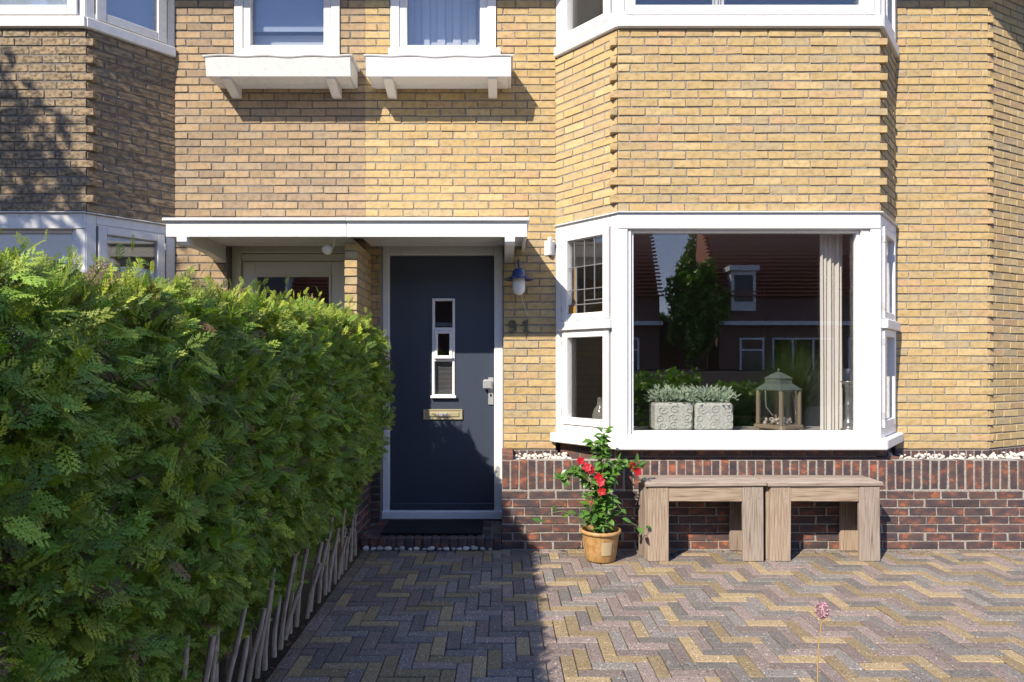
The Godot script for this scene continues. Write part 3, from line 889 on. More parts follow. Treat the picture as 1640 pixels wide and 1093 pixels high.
# ---------------------------------------------------------------- yard
func pavement() -> void:
	var st := st_new()
	ab(st, Vector3(-1.09, -0.06, -ZB + 0.02), Vector3(6.0, -0.012, -1.2), 0.0)
	var base := kind(obj("pavement", st, M.joint_sand), "structure")
	var w := 0.0722
	var x0 := -1.012; var z0 := -ZB + 0.078
	var items := []
	for k in range(-70, 80):
		for m in range(-40, 60):
			for up in [true, false]:
				var i := 3 * m - k
				var j := 3 * m + k + (0 if up else 3)
				var a := Vector2(x0 + i * w, z0 + j * w)
				var b := a + (Vector2(w, 3 * w) if up else Vector2(3 * w, w))
				if b.x < x0 + 0.03 or a.x > 5.6 or b.y < z0 + 0.03 or a.y > -1.3: continue
				a.x = maxf(a.x, x0); a.y = maxf(a.y, z0)
				if b.x - a.x < 0.03 or b.y - a.y < 0.03: continue
				items.append([a, b, posmod(k, 3)])
	# edging row along the hedge, and a stretcher row along the wall and step
	var z := z0 - 0.076
	while z < -1.3:
		items.append([Vector2(-1.087, z), Vector2(-1.014, z + 0.2155), 3]); z += 0.2165
	var x := x0
	while x < 5.6:
		items.append([Vector2(x, z0 - 0.074), Vector2(x + 0.2155, z0 - 0.001), 4]); x += 0.2165
	for it in items:
		var c: Vector2 = (it[0] + it[1]) / 2
		var dz := maxf(-c.y, 0.3)
		var px: float = CX + F * c.x / dz
		var py := CY + F * EYE / dz
		it.append(1.0 / dz if px > -30 and px < 1670 and py < 1110 else -1.0)
		var tone: int = it[2]
		if tone >= 3: tone = [3, 3, 2, 1, 0][rng.randi() % 5]
		else:
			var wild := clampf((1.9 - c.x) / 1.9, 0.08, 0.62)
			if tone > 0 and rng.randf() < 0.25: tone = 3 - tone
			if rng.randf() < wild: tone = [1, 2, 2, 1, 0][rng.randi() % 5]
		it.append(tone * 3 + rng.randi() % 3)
	items.sort_custom(func(p, q): return p[3] > q[3])
	var bulk := {}
	var cache := {}
	for n in items.size():
		var it: Array = items[n]
		var a: Vector2 = it[0]; var b: Vector2 = it[1]
		var size := Vector3(b.x - a.x - 0.0045, 0.05, b.y - a.y - 0.0045)
		var at := Vector3((a.x + b.x) / 2, -0.025 + R(-0.004, 0.002), (a.y + b.y) / 2)
		var tilt := Basis.from_euler(Vector3(R(-.008, .008), R(-.01, .01), R(-.008, .008)))
		if n < 300:
			var key := "%d_%d_%d" % [roundi(size.x * 200), roundi(size.z * 200), rng.randi() % 3]
			if not cache.has(key):
				st = st_new()
				cbox(st, Transform3D(), size, 0.004, 0.0012)
				cache[key] = made(st)
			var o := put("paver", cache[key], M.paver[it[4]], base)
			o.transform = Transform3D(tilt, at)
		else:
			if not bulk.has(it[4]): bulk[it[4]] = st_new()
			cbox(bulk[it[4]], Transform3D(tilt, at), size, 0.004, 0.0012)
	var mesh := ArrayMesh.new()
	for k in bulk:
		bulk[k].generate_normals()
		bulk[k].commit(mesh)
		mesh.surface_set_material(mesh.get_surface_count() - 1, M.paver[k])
	var rest := MeshInstance3D.new()
	rest.name = "far_pavers"
	rest.mesh = mesh
	base.add_child(rest)
	kind(rest, "stuff")

func pebbles() -> void:
	# white pebbles lying on the ledge, each with its own shape
	var shapes := []
	for v in 5:
		var st := st_new()
		st.set_smooth_group(0)
		var n := 6
		var pt3 := func(i, j):
			var th: float = PI * i / n; var ph: float = TAU * j / 8
			var d := Vector3(sin(th) * cos(ph), cos(th), sin(th) * sin(ph))
			var k := 1.0 + 0.18 * sin(d.x * 3.1 + v * 1.7) + 0.14 * cos(d.z * 4.0 + v)
			return d * k * 0.5 * Vector3(1.0, 0.68, 0.8)
		for i in n:
			for j in 8:
				var A: Vector3 = pt3.call(i, j); var B: Vector3 = pt3.call(i, (j + 1) % 8); var C: Vector3 = pt3.call(i + 1, (j + 1) % 8); var D: Vector3 = pt3.call(i + 1, j)
				if i > 0: tri(st, A, B, C)
				if i < n - 1: tri(st, A, C, D)
		shapes.append(made(st))
	var heap := thing("pebble_heap", "white pebbles spread on the brick ledge under the yellow wall", "pebbles", Vector3(0.5, 0.655, -5.25))
	kind(heap, "stuff")
	var mm := MultiMesh.new()
	mm.transform_format = MultiMesh.TRANSFORM_3D
	mm.mesh = shapes[0]
	var spots := []
	for i in 420:
		var x: float = R(0.1, 0.55) if i < 120 else R(3.25, 5.4)
		var z := -R(ZB + 0.11, ZW - 0.03)
		if x > 4.2: z = -R(ZB + 0.11, ZW + 0.1 * (x - 4.2))
		spots.append(Vector3(x, 0.655 + R(0.004, 0.036), z))
	mm.instance_count = spots.size()
	for i in spots.size():
		mm.set_instance_transform(i, Transform3D(Basis.from_euler(Vector3(R(-.4, .4), R(0, TAU), R(-.4, .4))).scaled(Vector3.ONE * R(0.018, 0.044)), spots[i] - heap.position))
	var mi := MultiMeshInstance3D.new()
	mi.name = "pebbles"; mi.multimesh = mm; mi.material_override = M.pebble_white
	heap.add_child(mi); kind(mi, "stuff")
	var x := -1.06
	while x < -0.05:
		var o := put("pebble", shapes[rng.randi() % 5], M.pebble_grey if rng.randf() < 0.6 else M.pebble_white)
		tag(o, "small rounded pebble in the row along the foot of the door step", "pebble", "pebbles along the door step")
		var s := R(0.03, 0.058)
		o.transform = Transform3D(Basis.from_euler(Vector3(0, R(-.4, .4), R(-.2, .2))).scaled(Vector3(s * 1.15, s, s)), Vector3(x, s * 0.3, -4.957))
		x += s + R(0.006, 0.02)

func bench(at_x: float, width: float, label: String, left_side: bool) -> void:
	var b := thing("wooden_bench", label, "bench", Vector3(at_x, 0, -4.83), "rough wooden benches under the bay window")
	var z1 := 0.15; var z0 := -0.145
	var h := 0.55
	var lw := 0.152
	for sx in [0, 1]:
		for front in [1, 0]:
			var st := st_new()
			var x := 0.02 if sx == 0 else width - 0.02 - lw
			var zf := z1 - 0.002 if front else z0 + 0.032
			cbox(st, Transform3D(Basis.from_euler(Vector3(0, 0, R(-.008, .008))), Vector3(x + lw / 2, h / 2, zf - 0.016)), Vector3(lw, h, 0.032), 0.004, 0.001)
			obj("leg", st, M[["wood_y", "wood_y_1", "wood_y_2", "wood_y_3"][rng.randi() % 4]], b)
		var st := st_new()      # side plank between front and rear leg
		var xs := 0.004 if sx == 0 else width - 0.004
		for k in 2:
			st = st_new()
			var zc := z1 - 0.036 - 0.058 if k == 0 else z0 + 0.036 + 0.055
			cbox(st, Transform3D(Basis.from_euler(Vector3(R(-.01, .01), 0, 0)), Vector3(xs + (0.014 if sx == 0 else -0.014), h / 2 - 0.002, zc)), Vector3(0.028, h - 0.004, 0.112), 0.004, 0.001)
			obj("side_plank", st, M[["wood_y", "wood_y_1", "wood_y_3"][rng.randi() % 3]], b)
	for front in [1, 0]:
		var st := st_new()
		var zf := z1 - 0.005 if front else z0 + 0.03
		cbox(st, Transform3D(Basis(), Vector3(width / 2, h - 0.056, zf - 0.014)), Vector3(width - 0.046 - lw * 2, 0.108, 0.028), 0.004, 0.001)
		obj("apron", st, M.wood_x_2, b)
	for k in 2:
		var st := st_new()
		cbox(st, Transform3D(Basis.from_euler(Vector3(R(-.01, .01), R(-.004, .004), R(-.006, .006))), Vector3(width / 2 + (0.0 if k == 0 else 0.008), h + 0.0185 + k * 0.002, (z1 + 0.012 - 0.081) if k == 0 else (z0 + 0.075))), Vector3(width + 0.002, 0.034, 0.158 if k == 0 else 0.132), 0.006, 0.0015)
		obj("seat_plank", st, M[["wood_x_3", "wood_x_1"][k]], b)
	for x in [0.05, 0.13, width - 0.13, width - 0.05]:     # nail heads
		var st := st_new()
		for y in [h - 0.03, h - 0.085]:
			cbox(st, Transform3D(Basis(), Vector3(x, y, z1 - 0.0015)), Vector3(0.006, 0.006, 0.002), 0.001)
		obj("nail", st, M.lead, b)

func leaf_shape(st: SurfaceTool, base: Vector3, dir: Vector3, nrm: Vector3, l: float, w: float, c: Color) -> void:
	var s := dir.cross(nrm).normalized()
	nrm = s.cross(dir).normalized()
	st.set_color(c)
	st.set_smooth_group(0)
	var spine := []; var lft := []; var rgt := []
	for k in 5:
		var t := k / 4.0
		var ww: float = [0.0, 0.8, 1.0, 0.62, 0.0][k] * w / 2
		var p := base + dir * l * t - nrm * (l * 0.22 * t * t)
		spine.append(p); lft.append(p - s * ww + nrm * ww * 0.3); rgt.append(p + s * ww + nrm * ww * 0.3)
	for k in 4:
		if k < 3:
			tri(st, spine[k], rgt[k + 1], spine[k + 1]); tri(st, spine[k], spine[k + 1], lft[k + 1])
		if k > 0:
			tri(st, spine[k], rgt[k], spine[k + 1] if k == 3 else rgt[k + 1]); tri(st, spine[k], spine[k + 1] if k == 3 else lft[k + 1], lft[k])
	st.set_smooth_group(-1)

func potted_plant() -> void:
	var c := Vector3(X(962, 4.73), 0, -4.73)
	var p := thing("flower_pot", "terracotta flower pot with stamped squares standing left of the benches", "pot", c)
	var st := st_new()
	lathe(st, [[0.0, 0.004], [0.106, 0.004], [0.11, 0.012], [0.122, 0.09], [0.136, 0.195], [0.137, 0.2], [0.149, 0.205], [0.153, 0.216], [0.149, 0.229], [0.138, 0.231], [0.132, 0.222], [0.128, 0.19]], Vector3.ZERO, 40)
	obj("pot_body", st, M.terracotta, p)
	st = st_new()
	lathe(st, [[0.13, 0.185], [0.06, 0.195], [0.0, 0.197]], Vector3.ZERO, 24)
	obj("soil", st, M.soil, p)
	for a in [0.25, 1.75, 3.2, 4.7]:
		st = st_new()
		for i in 6:
			for j in 6:
				var q := func(u: float, v: float):
					var an: float = PI / 2 - a + 0.05 + (u - 0.5) * 0.62
					var y := 0.062 + v * 0.1
					var r := 0.1165 + (y - 0.05) * 0.133 + 0.0035
					return Vector3(r * cos(an), y, r * sin(an))
				var u0 := i / 6.0; var v0 := j / 6.0; var d := 1 / 6.0
				quad(st, q.call(u0 + d, v0), q.call(u0, v0), q.call(u0, v0 + d), q.call(u0 + d, v0 + d))
		obj("stamp", st, M.terracotta_stamp, p)
	var pl2 := thing("flowering_climber", "glossy green climber with red trumpet flowers growing in the terracotta pot", "plant", c + Vector3(0, 0.2, 0))
	st = st_new()
	var canes := [[Vector3(-0.03, -0.02, 0.03), Vector3(0.02, 0.46, 0.0)], [Vector3(0.04, -0.02, -0.04), Vector3(-0.005, 0.72, -0.01)], [Vector3(0.06, -0.02, 0.03), Vector3(0.03, 0.35, 0.01)]]
	for k in canes: tube(st, [k[0], k[1]], [0.005, 0.004], 6)
	obj("cane", st, M.wood_y, pl2)
	st = st_new()
	var vines := [
		[Vector3(0, 0, 0), Vector3(-.05, .12, .05), Vector3(.04, .26, .05), Vector3(-.03, .40, .03), Vector3(.03, .52, .02), Vector3(-.02, .62, 0), Vector3(-.06, .68, .02)],
		[Vector3(.02, 0, 0), Vector3(.06, .14, .04), Vector3(-.02, .28, .06), Vector3(.05, .42, .04), Vector3(.1, .50, .03), Vector3(.2, .52, .04), Vector3(.27, .50, .05)],
		[Vector3(-.02, 0, 0), Vector3(-.08, .15, .02), Vector3(-.06, .3, .05), Vector3(-.1, .42, .05), Vector3(-.16, .49, .06), Vector3(-.24, .45, .07), Vector3(-.31, .41, .08)],
		[Vector3(.03, .1, .03), Vector3(.07, .3, .06), Vector3(.12, .22, .07), Vector3(.2, .1, .08), Vector3(.29, .05, .08), Vector3(.33, .045, .08)],
		[Vector3(-.03, 0, .04), Vector3(-.14, .08, .08), Vector3(-.2, .14, .09), Vector3(-.28, .18, .08), Vector3(-.38, .16, .06), Vector3(-.42, .09, .05)],
		[Vector3(0, .1, 0), Vector3(0, .3, -.03), Vector3(.03, .5, -.02), Vector3(0.0, .66, 0), Vector3(.03, .76, .01)]]
	var lf := st_new()
	for vi in vines.size():
		var cv := Curve3D.new()
		for i in vines[vi].size():
			var tn: Vector3 = (vines[vi][mini(i + 1, vines[vi].size() - 1)] - vines[vi][maxi(i - 1, 0)]) * 0.18
			cv.add_point(vines[vi][i], -tn, tn)
		var n := 26
		var pts := []; var rr := []
		for i in n:
			pts.append(cv.sample_baked(cv.get_baked_length() * i / (n - 1))); rr.append(lerpf(0.004, 0.002, float(i) / n))
		tube(st, pts, rr, 5)
		var bare: bool = vi == 3 or vi == 4
		for i in range(2, n):
			for rep in (1 if bare else 5):
				if bare and rng.randf() < 0.72: continue
				var out := Vector3(R(-1, 1), R(-0.35, 0.6), R(-0.5, 1.0)).normalized()
				var g := R(0.55, 1.5)
				leaf_shape(lf, pts[i] + out * 0.012, out, (Vector3(R(-.5, .5), R(.3, 1.2), R(.2, 1.0))).normalized(), R(0.042, 0.088), R(0.024, 0.044), Color(g * R(.8, 1.15), g, g * R(.7, 1.1)))
	obj("vine", st, mat("vine_stem", lin(.13, .16, .05), 0.6), pl2)
	obj("leaves", lf, M.leaf, pl2)
	for q in [Vector3(-.16, .545, .09), Vector3(-.115, .50, .1), Vector3(-.09, .485, .1), Vector3(-.02, .40, .13), Vector3(-.01, .335, .13), Vector3(.255, .47, .08), Vector3(.215, .51, .08), Vector3(-.03, .435, .12)]:
		st = st_new()
		var ax := Vector3(R(-.5, .5), R(-.2, .4), 1).normalized()
		var u := ax.cross(Vector3.UP).normalized(); var v := ax.cross(u)
		for k in 5:
			var an := TAU * k / 5 + R(-.2, .2)
			leaf_shape(st, q, (u * cos(an) + v * sin(an) + ax * 0.35).normalized(), ax, R(0.032, 0.042), 0.034, Color.WHITE)
		tube(st, [q - ax * 0.05, q - ax * 0.02, q + ax * 0.004], [0.003, 0.007, 0.011], 6)
		obj("blossom", st, M.petal, pl2)

# ---------------------------------------------------------------- hedge
func spray_mesh(sd: int) -> ArrayMesh:
	var r := RandomNumberGenerator.new(); r.seed = sd
	var st := SurfaceTool.new()
	st.begin(Mesh.PRIMITIVE_TRIANGLES)
	st.set_smooth_group(-1)
	var bend := r.randf_range(0.1, 0.4)
	var side_bend := r.randf_range(-0.12, 0.12)
	var at := func(x: float, y: float) -> Vector3: return Vector3(x + side_bend * y * y, y, -bend * y * y * 0.7 - 0.35 * x * x)
	var blade := func(b: Vector2, t: Vector2, w: float) -> void:
		var d := (t - b).normalized(); var s := Vector2(-d.y, d.x) * w / 2
		var m := b.lerp(t, 0.55)
		var B: Vector3 = at.call(b.x, b.y); var T: Vector3 = at.call(t.x, t.y)
		var Lp: Vector3 = at.call(m.x + s.x, m.y + s.y) - Vector3(0, 0, w * 0.22); var Rp: Vector3 = at.call(m.x - s.x, m.y - s.y) - Vector3(0, 0, w * 0.22)
		tri(st, B, Rp, T); tri(st, B, T, Lp)
	blade.call(Vector2(0, 0), Vector2(0, 1.0), 0.04)
	var n := r.randi_range(4, 7)
	for i in n:
		var t := 0.10 + 0.84 * i / n
		for s in [-1.0, 1.0]:
			var y := t + (0.05 if s > 0 else 0.0)
			var l: float = 0.46 * pow(1.0 - t, 0.55) * (0.55 + 0.45 * minf(1.0, t * 3.5)) * r.randf_range(0.75, 1.15)
			var ang := r.randf_range(0.55, 0.9)
			var d := Vector2(sin(ang) * s, cos(ang))
			var b := Vector2(0, y)
			var tip := b + d * l + Vector2(0, l * 0.12)
			blade.call(b, tip, 0.046)
			var m := 3 if l > 0.17 else 2
			for k in m:
				var q := b.lerp(tip, 0.22 + 0.66 * k / m)
				var ll: float = l * 0.27 * (1.0 - 0.4 * float(k) / m) * r.randf_range(0.8, 1.2)
				for s2 in [-1.0, 1.0]:
					var d2 := d.rotated(s2 * r.randf_range(0.6, 0.8))
					blade.call(q, q + d2 * ll, 0.038)
	st.generate_normals()
	return st.commit()

func hedge_face(y: float, top: float) -> float:    # x of the hedge's trimmed face at height y
	var h := clampf((y - 0.3) / 0.65, 0.0, 1.0)
	var x := lerpf(-1.17, -0.90, h * h * (3 - 2 * h))
	var k := clampf((y - (top - 0.32)) / 0.32, 0.0, 1.0)
	return x - 0.13 * k * k

func hedge_top(z: float) -> float: return lerpf(1.63, 1.77, clampf((-z - 1.1) / 3.2, 0.0, 1.0))

func hedge() -> void:
	var h := thing("hedge", "tall clipped green conifer hedge filling the left foreground", "hedge", Vector3(-1.4, 0, -2.9))
	var o0 := h.position
	var bump := FastNoiseLite.new(); bump.seed = 4; bump.frequency = 1.6
	# dim inner mass of dead twigs and old needles
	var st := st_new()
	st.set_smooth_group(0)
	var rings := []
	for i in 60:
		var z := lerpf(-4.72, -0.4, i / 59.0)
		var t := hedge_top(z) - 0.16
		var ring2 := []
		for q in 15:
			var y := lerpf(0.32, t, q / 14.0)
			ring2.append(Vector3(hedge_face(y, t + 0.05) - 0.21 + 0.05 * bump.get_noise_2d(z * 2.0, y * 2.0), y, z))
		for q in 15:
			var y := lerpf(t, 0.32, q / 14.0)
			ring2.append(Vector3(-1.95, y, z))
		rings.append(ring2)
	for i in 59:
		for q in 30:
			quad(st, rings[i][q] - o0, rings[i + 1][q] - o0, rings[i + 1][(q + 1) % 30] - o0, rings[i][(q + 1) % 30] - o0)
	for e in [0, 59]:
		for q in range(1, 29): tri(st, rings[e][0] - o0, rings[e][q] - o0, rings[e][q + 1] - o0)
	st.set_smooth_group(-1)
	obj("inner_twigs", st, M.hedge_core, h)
	# branches that show between the sprays
	st = st_new()
	for i in 420:
		var z := -R(0.9, 4.7)
		var y := R(0.25, hedge_top(z) - 0.15)
		var x := hedge_face(y, hedge_top(z)) - R(0.0, 0.10)
		var p := Vector3(x - 0.12, y - R(0.03, 0.16), z + R(-.1, .1))
		var q := Vector3(x + 0.03, y + R(0.0, 0.12), z)
		tube(st, [p - o0, (p + q) / 2 - o0 + Vector3(R(-.01, .01), R(-.02, .02), R(-.02, .02)), q - o0], [0.007, 0.005, 0.0025], 5)
	for i in 26:     # stems near the ground
		var z := -R(1.6, 4.75)
		var b := Vector3(-1.3 + R(-.1, .1), 0.0, z)
		tube(st, [b - o0, b + Vector3(R(-.02, .06), 0.3, R(-.05, .05)) - o0, b + Vector3(R(0, .14), 0.62, R(-.1, .1)) - o0], [0.02, 0.016, 0.01], 6)
	obj("branches", st, M.twig, h)
	# needle sprays
	var place := []       # [transform, colour]
	var add := func(p: Vector3, g: Vector3, nn: Vector3, s: float, young_sunlit := 0.12) -> void:
		var b := Basis()
		b.y = g.normalized()
		b.x = b.y.cross(nn).normalized()
		b.z = b.x.cross(b.y)
		var k := R(0.55, 1.4)
		var warm := R(0.85, 1.3)
		var c := Color(.20 * k * warm, .31 * k, .032 * k)
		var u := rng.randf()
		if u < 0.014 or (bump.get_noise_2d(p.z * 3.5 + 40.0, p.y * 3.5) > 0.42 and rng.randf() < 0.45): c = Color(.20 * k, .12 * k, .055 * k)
		elif u < young_sunlit: c = Color(.37 * k, .43 * k, .04 * k)  # lime colour: new growth, and along the top also sunlight put into it
		elif u < young_sunlit + 0.08: c = Color(.11 * k, .18 * k, .03 * k)
		place.append([Transform3D(b.scaled(Vector3.ONE * s), p - o0), c])
	for i in 25000:
		var z := -R(0.75, 4.80)
		var t := hedge_top(z)
		var y := R(0.22, t)
		if y < 0.40 and rng.randf() < (0.40 - y) / 0.40 * 0.5: continue
		var x := hedge_face(y, t) + 0.13 * bump.get_noise_2d(z * 2.6, y * 3.0) - absf(rng.randfn(0.0, 0.10))
		var g := Vector3(R(0.25, 0.9), R(-0.6, 0.45), R(-0.9, 0.9))
		if rng.randf() < 0.35: g = Vector3(R(.2, .9), R(.3, 1.0), R(-.6, .6))
		add.call(Vector3(x, y, z), g, Vector3(R(.3, 1.0), R(.2, 1.0), R(-.4, .7)), R(0.04, 0.105))
	for i in 10000:      # crown of the hedge; extra lime sprays: new growth plus sunlight painted in
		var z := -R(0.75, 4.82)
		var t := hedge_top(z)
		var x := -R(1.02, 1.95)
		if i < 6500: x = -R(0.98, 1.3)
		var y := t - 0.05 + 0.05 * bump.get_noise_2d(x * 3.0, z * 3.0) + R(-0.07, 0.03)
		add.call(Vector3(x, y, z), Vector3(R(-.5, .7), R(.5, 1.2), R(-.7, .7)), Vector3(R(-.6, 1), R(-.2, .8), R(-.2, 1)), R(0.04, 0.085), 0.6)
	for i in 260:       # longer leader shoots along the top, with the same painted sunlit lime
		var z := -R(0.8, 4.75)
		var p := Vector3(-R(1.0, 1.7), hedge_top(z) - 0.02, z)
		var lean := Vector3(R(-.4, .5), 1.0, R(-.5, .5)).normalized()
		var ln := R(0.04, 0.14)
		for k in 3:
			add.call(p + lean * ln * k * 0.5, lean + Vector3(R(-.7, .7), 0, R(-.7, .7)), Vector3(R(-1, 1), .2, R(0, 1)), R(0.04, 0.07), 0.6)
	for i in 2200:      # end by the door
		var y := R(0.3, 1.77)
		var x := lerpf(hedge_face(y, 1.77), -1.9, pow(rng.randf(), 1.4))
		add.call(Vector3(x, y, -4.74 - absf(rng.randfn(0.0, 0.05))), Vector3(R(-.5, .9), R(-.5, .8), R(-.9, -.1)), Vector3(R(0, .9), R(0, 1), -1), R(0.07, 0.12))
	for v in 7:
		var mm := MultiMesh.new()
		mm.transform_format = MultiMesh.TRANSFORM_3D
		mm.use_colors = true
		mm.mesh = spray_mesh(70 + v)
		var mine := []
		for i in place.size(): if i % 7 == v: mine.append(place[i])
		mm.instance_count = mine.size()
		for i in mine.size():
			mm.set_instance_transform(i, mine[i][0])
			mm.set_instance_color(i, mine[i][1])
		var mi := MultiMeshInstance3D.new()
		mi.name = "foliage"; mi.multimesh = mm; mi.material_override = M.thuja
		h.add_child(mi, true)
		kind(mi, "stuff")
	var lt := st_new()
	for i in 560:
		var c := Vector3(-1.10 + absf(rng.randfn(0, 0.05)) * (1 if rng.randf() < .6 else -1), 0.004, -R(1.8, 4.9))
		if i > 360: c = Vector3(R(-.9, 3.8), 0.005, -R(2.6, 4.9))
		if i > 390: c = Vector3(R(0.1, 4.0), 0.005, -R(4.86, 4.96))
		var g := R(.4, 1.3)
		leaf_shape(lt, c, Vector3(R(-1, 1), R(-.05, .25), R(-1, 1)).normalized(), Vector3(R(-.3, .3), 1, R(-.3, .3)).normalized(), R(.008, .026), R(.004, .012), Color(.20 * g, .11 * g, .05 * g))
	var lm := mat("dry_leaf", Color.WHITE, 0.9); lm.vertex_color_use_as_albedo = true
	var lo := obj("leaf_litter", lt, lm)
	tag(lo, "dry brown leaf litter along the foot of the hedge", "leaf litter"); kind(lo, "stuff")
	# low fence of stakes at its foot
	var f := thing("stake_fence", "low row of bare grey wooden stakes at the foot of the hedge", "fence", Vector3(-1.12, 0, -3.5))
	var zs := []
	for k in 27: zs.append(-4.8 + k * 0.105 + R(-.02, .02))
	for z in zs:
		st = st_new()
		var b := Vector3(-1.125 + R(-.025, .02), 0.0, z + R(-.03, .03)) - f.position
		var lean := Vector3(R(-0.01, 0.07), 0, R(-0.08, 0.03))
		var hh := R(0.26, 0.5)
		var pts := []; var rr := []
		for k in 6:
			var t := k / 5.0
			pts.append(b + lean * t + Vector3(0.006 * sin(t * 5 + z), hh * t, 0.006 * cos(t * 4 + z))); rr.append(R(0.009, 0.013))
		tube(st, pts, rr, 8)
		obj("stake", st, M.stake_wood, f)

# ---------------------------------------------------------------- small things
func wall_things() -> void:
	# enamel lamp
	var lp := P(831, 440, 5.34)
	var l := thing("wall_lamp", "dark blue enamel wall lamp with white glass bell beside the door", "lamp", lp)
	var st := st_new()
	tube(st, [Vector3(0, -0.02, 0), Vector3(0, 0.07, 0), Vector3(0, 0.125, -0.02), Vector3(0, 0.135, -0.128)], [0.009, 0.009, 0.009, 0.011], 10)
	obj("arm", st, M.blue_enamel, l)
	st = st_new()
	lathe(st, [[0.012, 0.055], [0.035, 0.05], [0.052, 0.03], [0.058, 0.0], [0.062, -0.012], [0.112, -0.034], [0.124, -0.042], [0.122, -0.045], [0.06, -0.022], [0.05, -0.01]], Vector3.ZERO, 32)
	obj("lamp_shade", st, M.blue_enamel, l)
	st = st_new()
	lathe(st, [[0.048, -0.02], [0.053, -0.05], [0.053, -0.12], [0.045, -0.15], [0.028, -0.168], [0.0, -0.174]], Vector3.ZERO, 24)
	obj("glass_bell", st, M.opal_glass, l)
	st = st_new()
	tube(st, [Vector3(0.02, -0.165, -0.02), Vector3(0.035, -0.22, -0.07), Vector3(0.055, -0.27, -0.11), Vector3(0.075, -0.325, -0.127)], [0.002, 0.002, 0.002, 0.002], 5)
	obj("cord", st, M.aged_white_paint, l)
	# house number
	var n := thing("house_number", "dark metal house number 91 screwed to the wall beside the door", "house number", P(831, 523, ZW) + Vector3(0, 0, 0.0))
	var f := SystemFont.new(); f.font_names = PackedStringArray(["Droid Serif"]); f.font_weight = 700
	for q in [["9", -0.055], ["1", 0.06]]:
		var tm := TextMesh.new()
		tm.text = q[0]; tm.font = f; tm.font_size = 64; tm.pixel_size = 0.00222; tm.depth = 0.014
		var o := put("digit", tm, M.number_metal, n)
		o.position = Vector3(q[1], 0, 0.012)
	# flag pole socket
	var s := thing("flag_holder", "small white metal flag pole socket on the wall beside the bay window", "holder", P(880, 398, ZW))
	st = st_new()
	cbox(st, Transform3D(Basis(), Vector3(0, 0, 0.007)), Vector3(0.085, 0.125, 0.008), 0.003)
	obj("plate", st, M.white_paint, s)
	st = st_new()
	tube(st, [Vector3(0, -0.055, 0.02), Vector3(0, 0.085, 0.06)], [0.021, 0.021], 16)
	obj("socket", st, M.white_paint, s)
	# security camera under the canopy
	var c := thing("security_camera", "small white round security camera under the porch canopy", "camera", P(524, 400, 5.0))
	st = st_new()
	lathe(st, [[0.0, -0.04], [0.026, -0.034], [0.04, -0.012], [0.04, 0.012], [0.03, 0.034], [0.0, 0.042]], Vector3.ZERO, 20)
	var bo := obj("body", st, M.white_paint, c)
	bo.rotation = Vector3(1.9, 0.4, 0)
	st = st_new()
	lathe(st, [[0.0, -0.0435], [0.02, -0.040], [0.024, -0.035]], Vector3.ZERO, 16)
	var le := obj("lens", st, M.black_rubber, c)
	le.rotation = Vector3(1.9, 0.4, 0)
	st = st_new()
	tube(st, [Vector3(0.03, 0.0, 0), Vector3(0.052, 0.03, 0), Vector3(0.052, 0.10, 0)], [0.007, 0.007, 0.01], 8)
	obj("mount", st, M.white_paint, c)
	# door mat
	st = st_new()
	cbox(st, Transform3D(Basis(), Vector3(-0.56, 0.112, -5.24)), Vector3(0.80, 0.018, 0.40), 0.006)
	var m := obj("door_mat", st, mat("mat_fibre", lin(.012, .012, .014), 1.0))
	relief(M.mat_fibre, tex.pits, 1.0); M.mat_fibre.uv1_triplanar = true; M.mat_fibre.uv1_scale = Vector3(5, 5, 5)
	tag(m, "black door mat lying on the brick door step", "door mat")

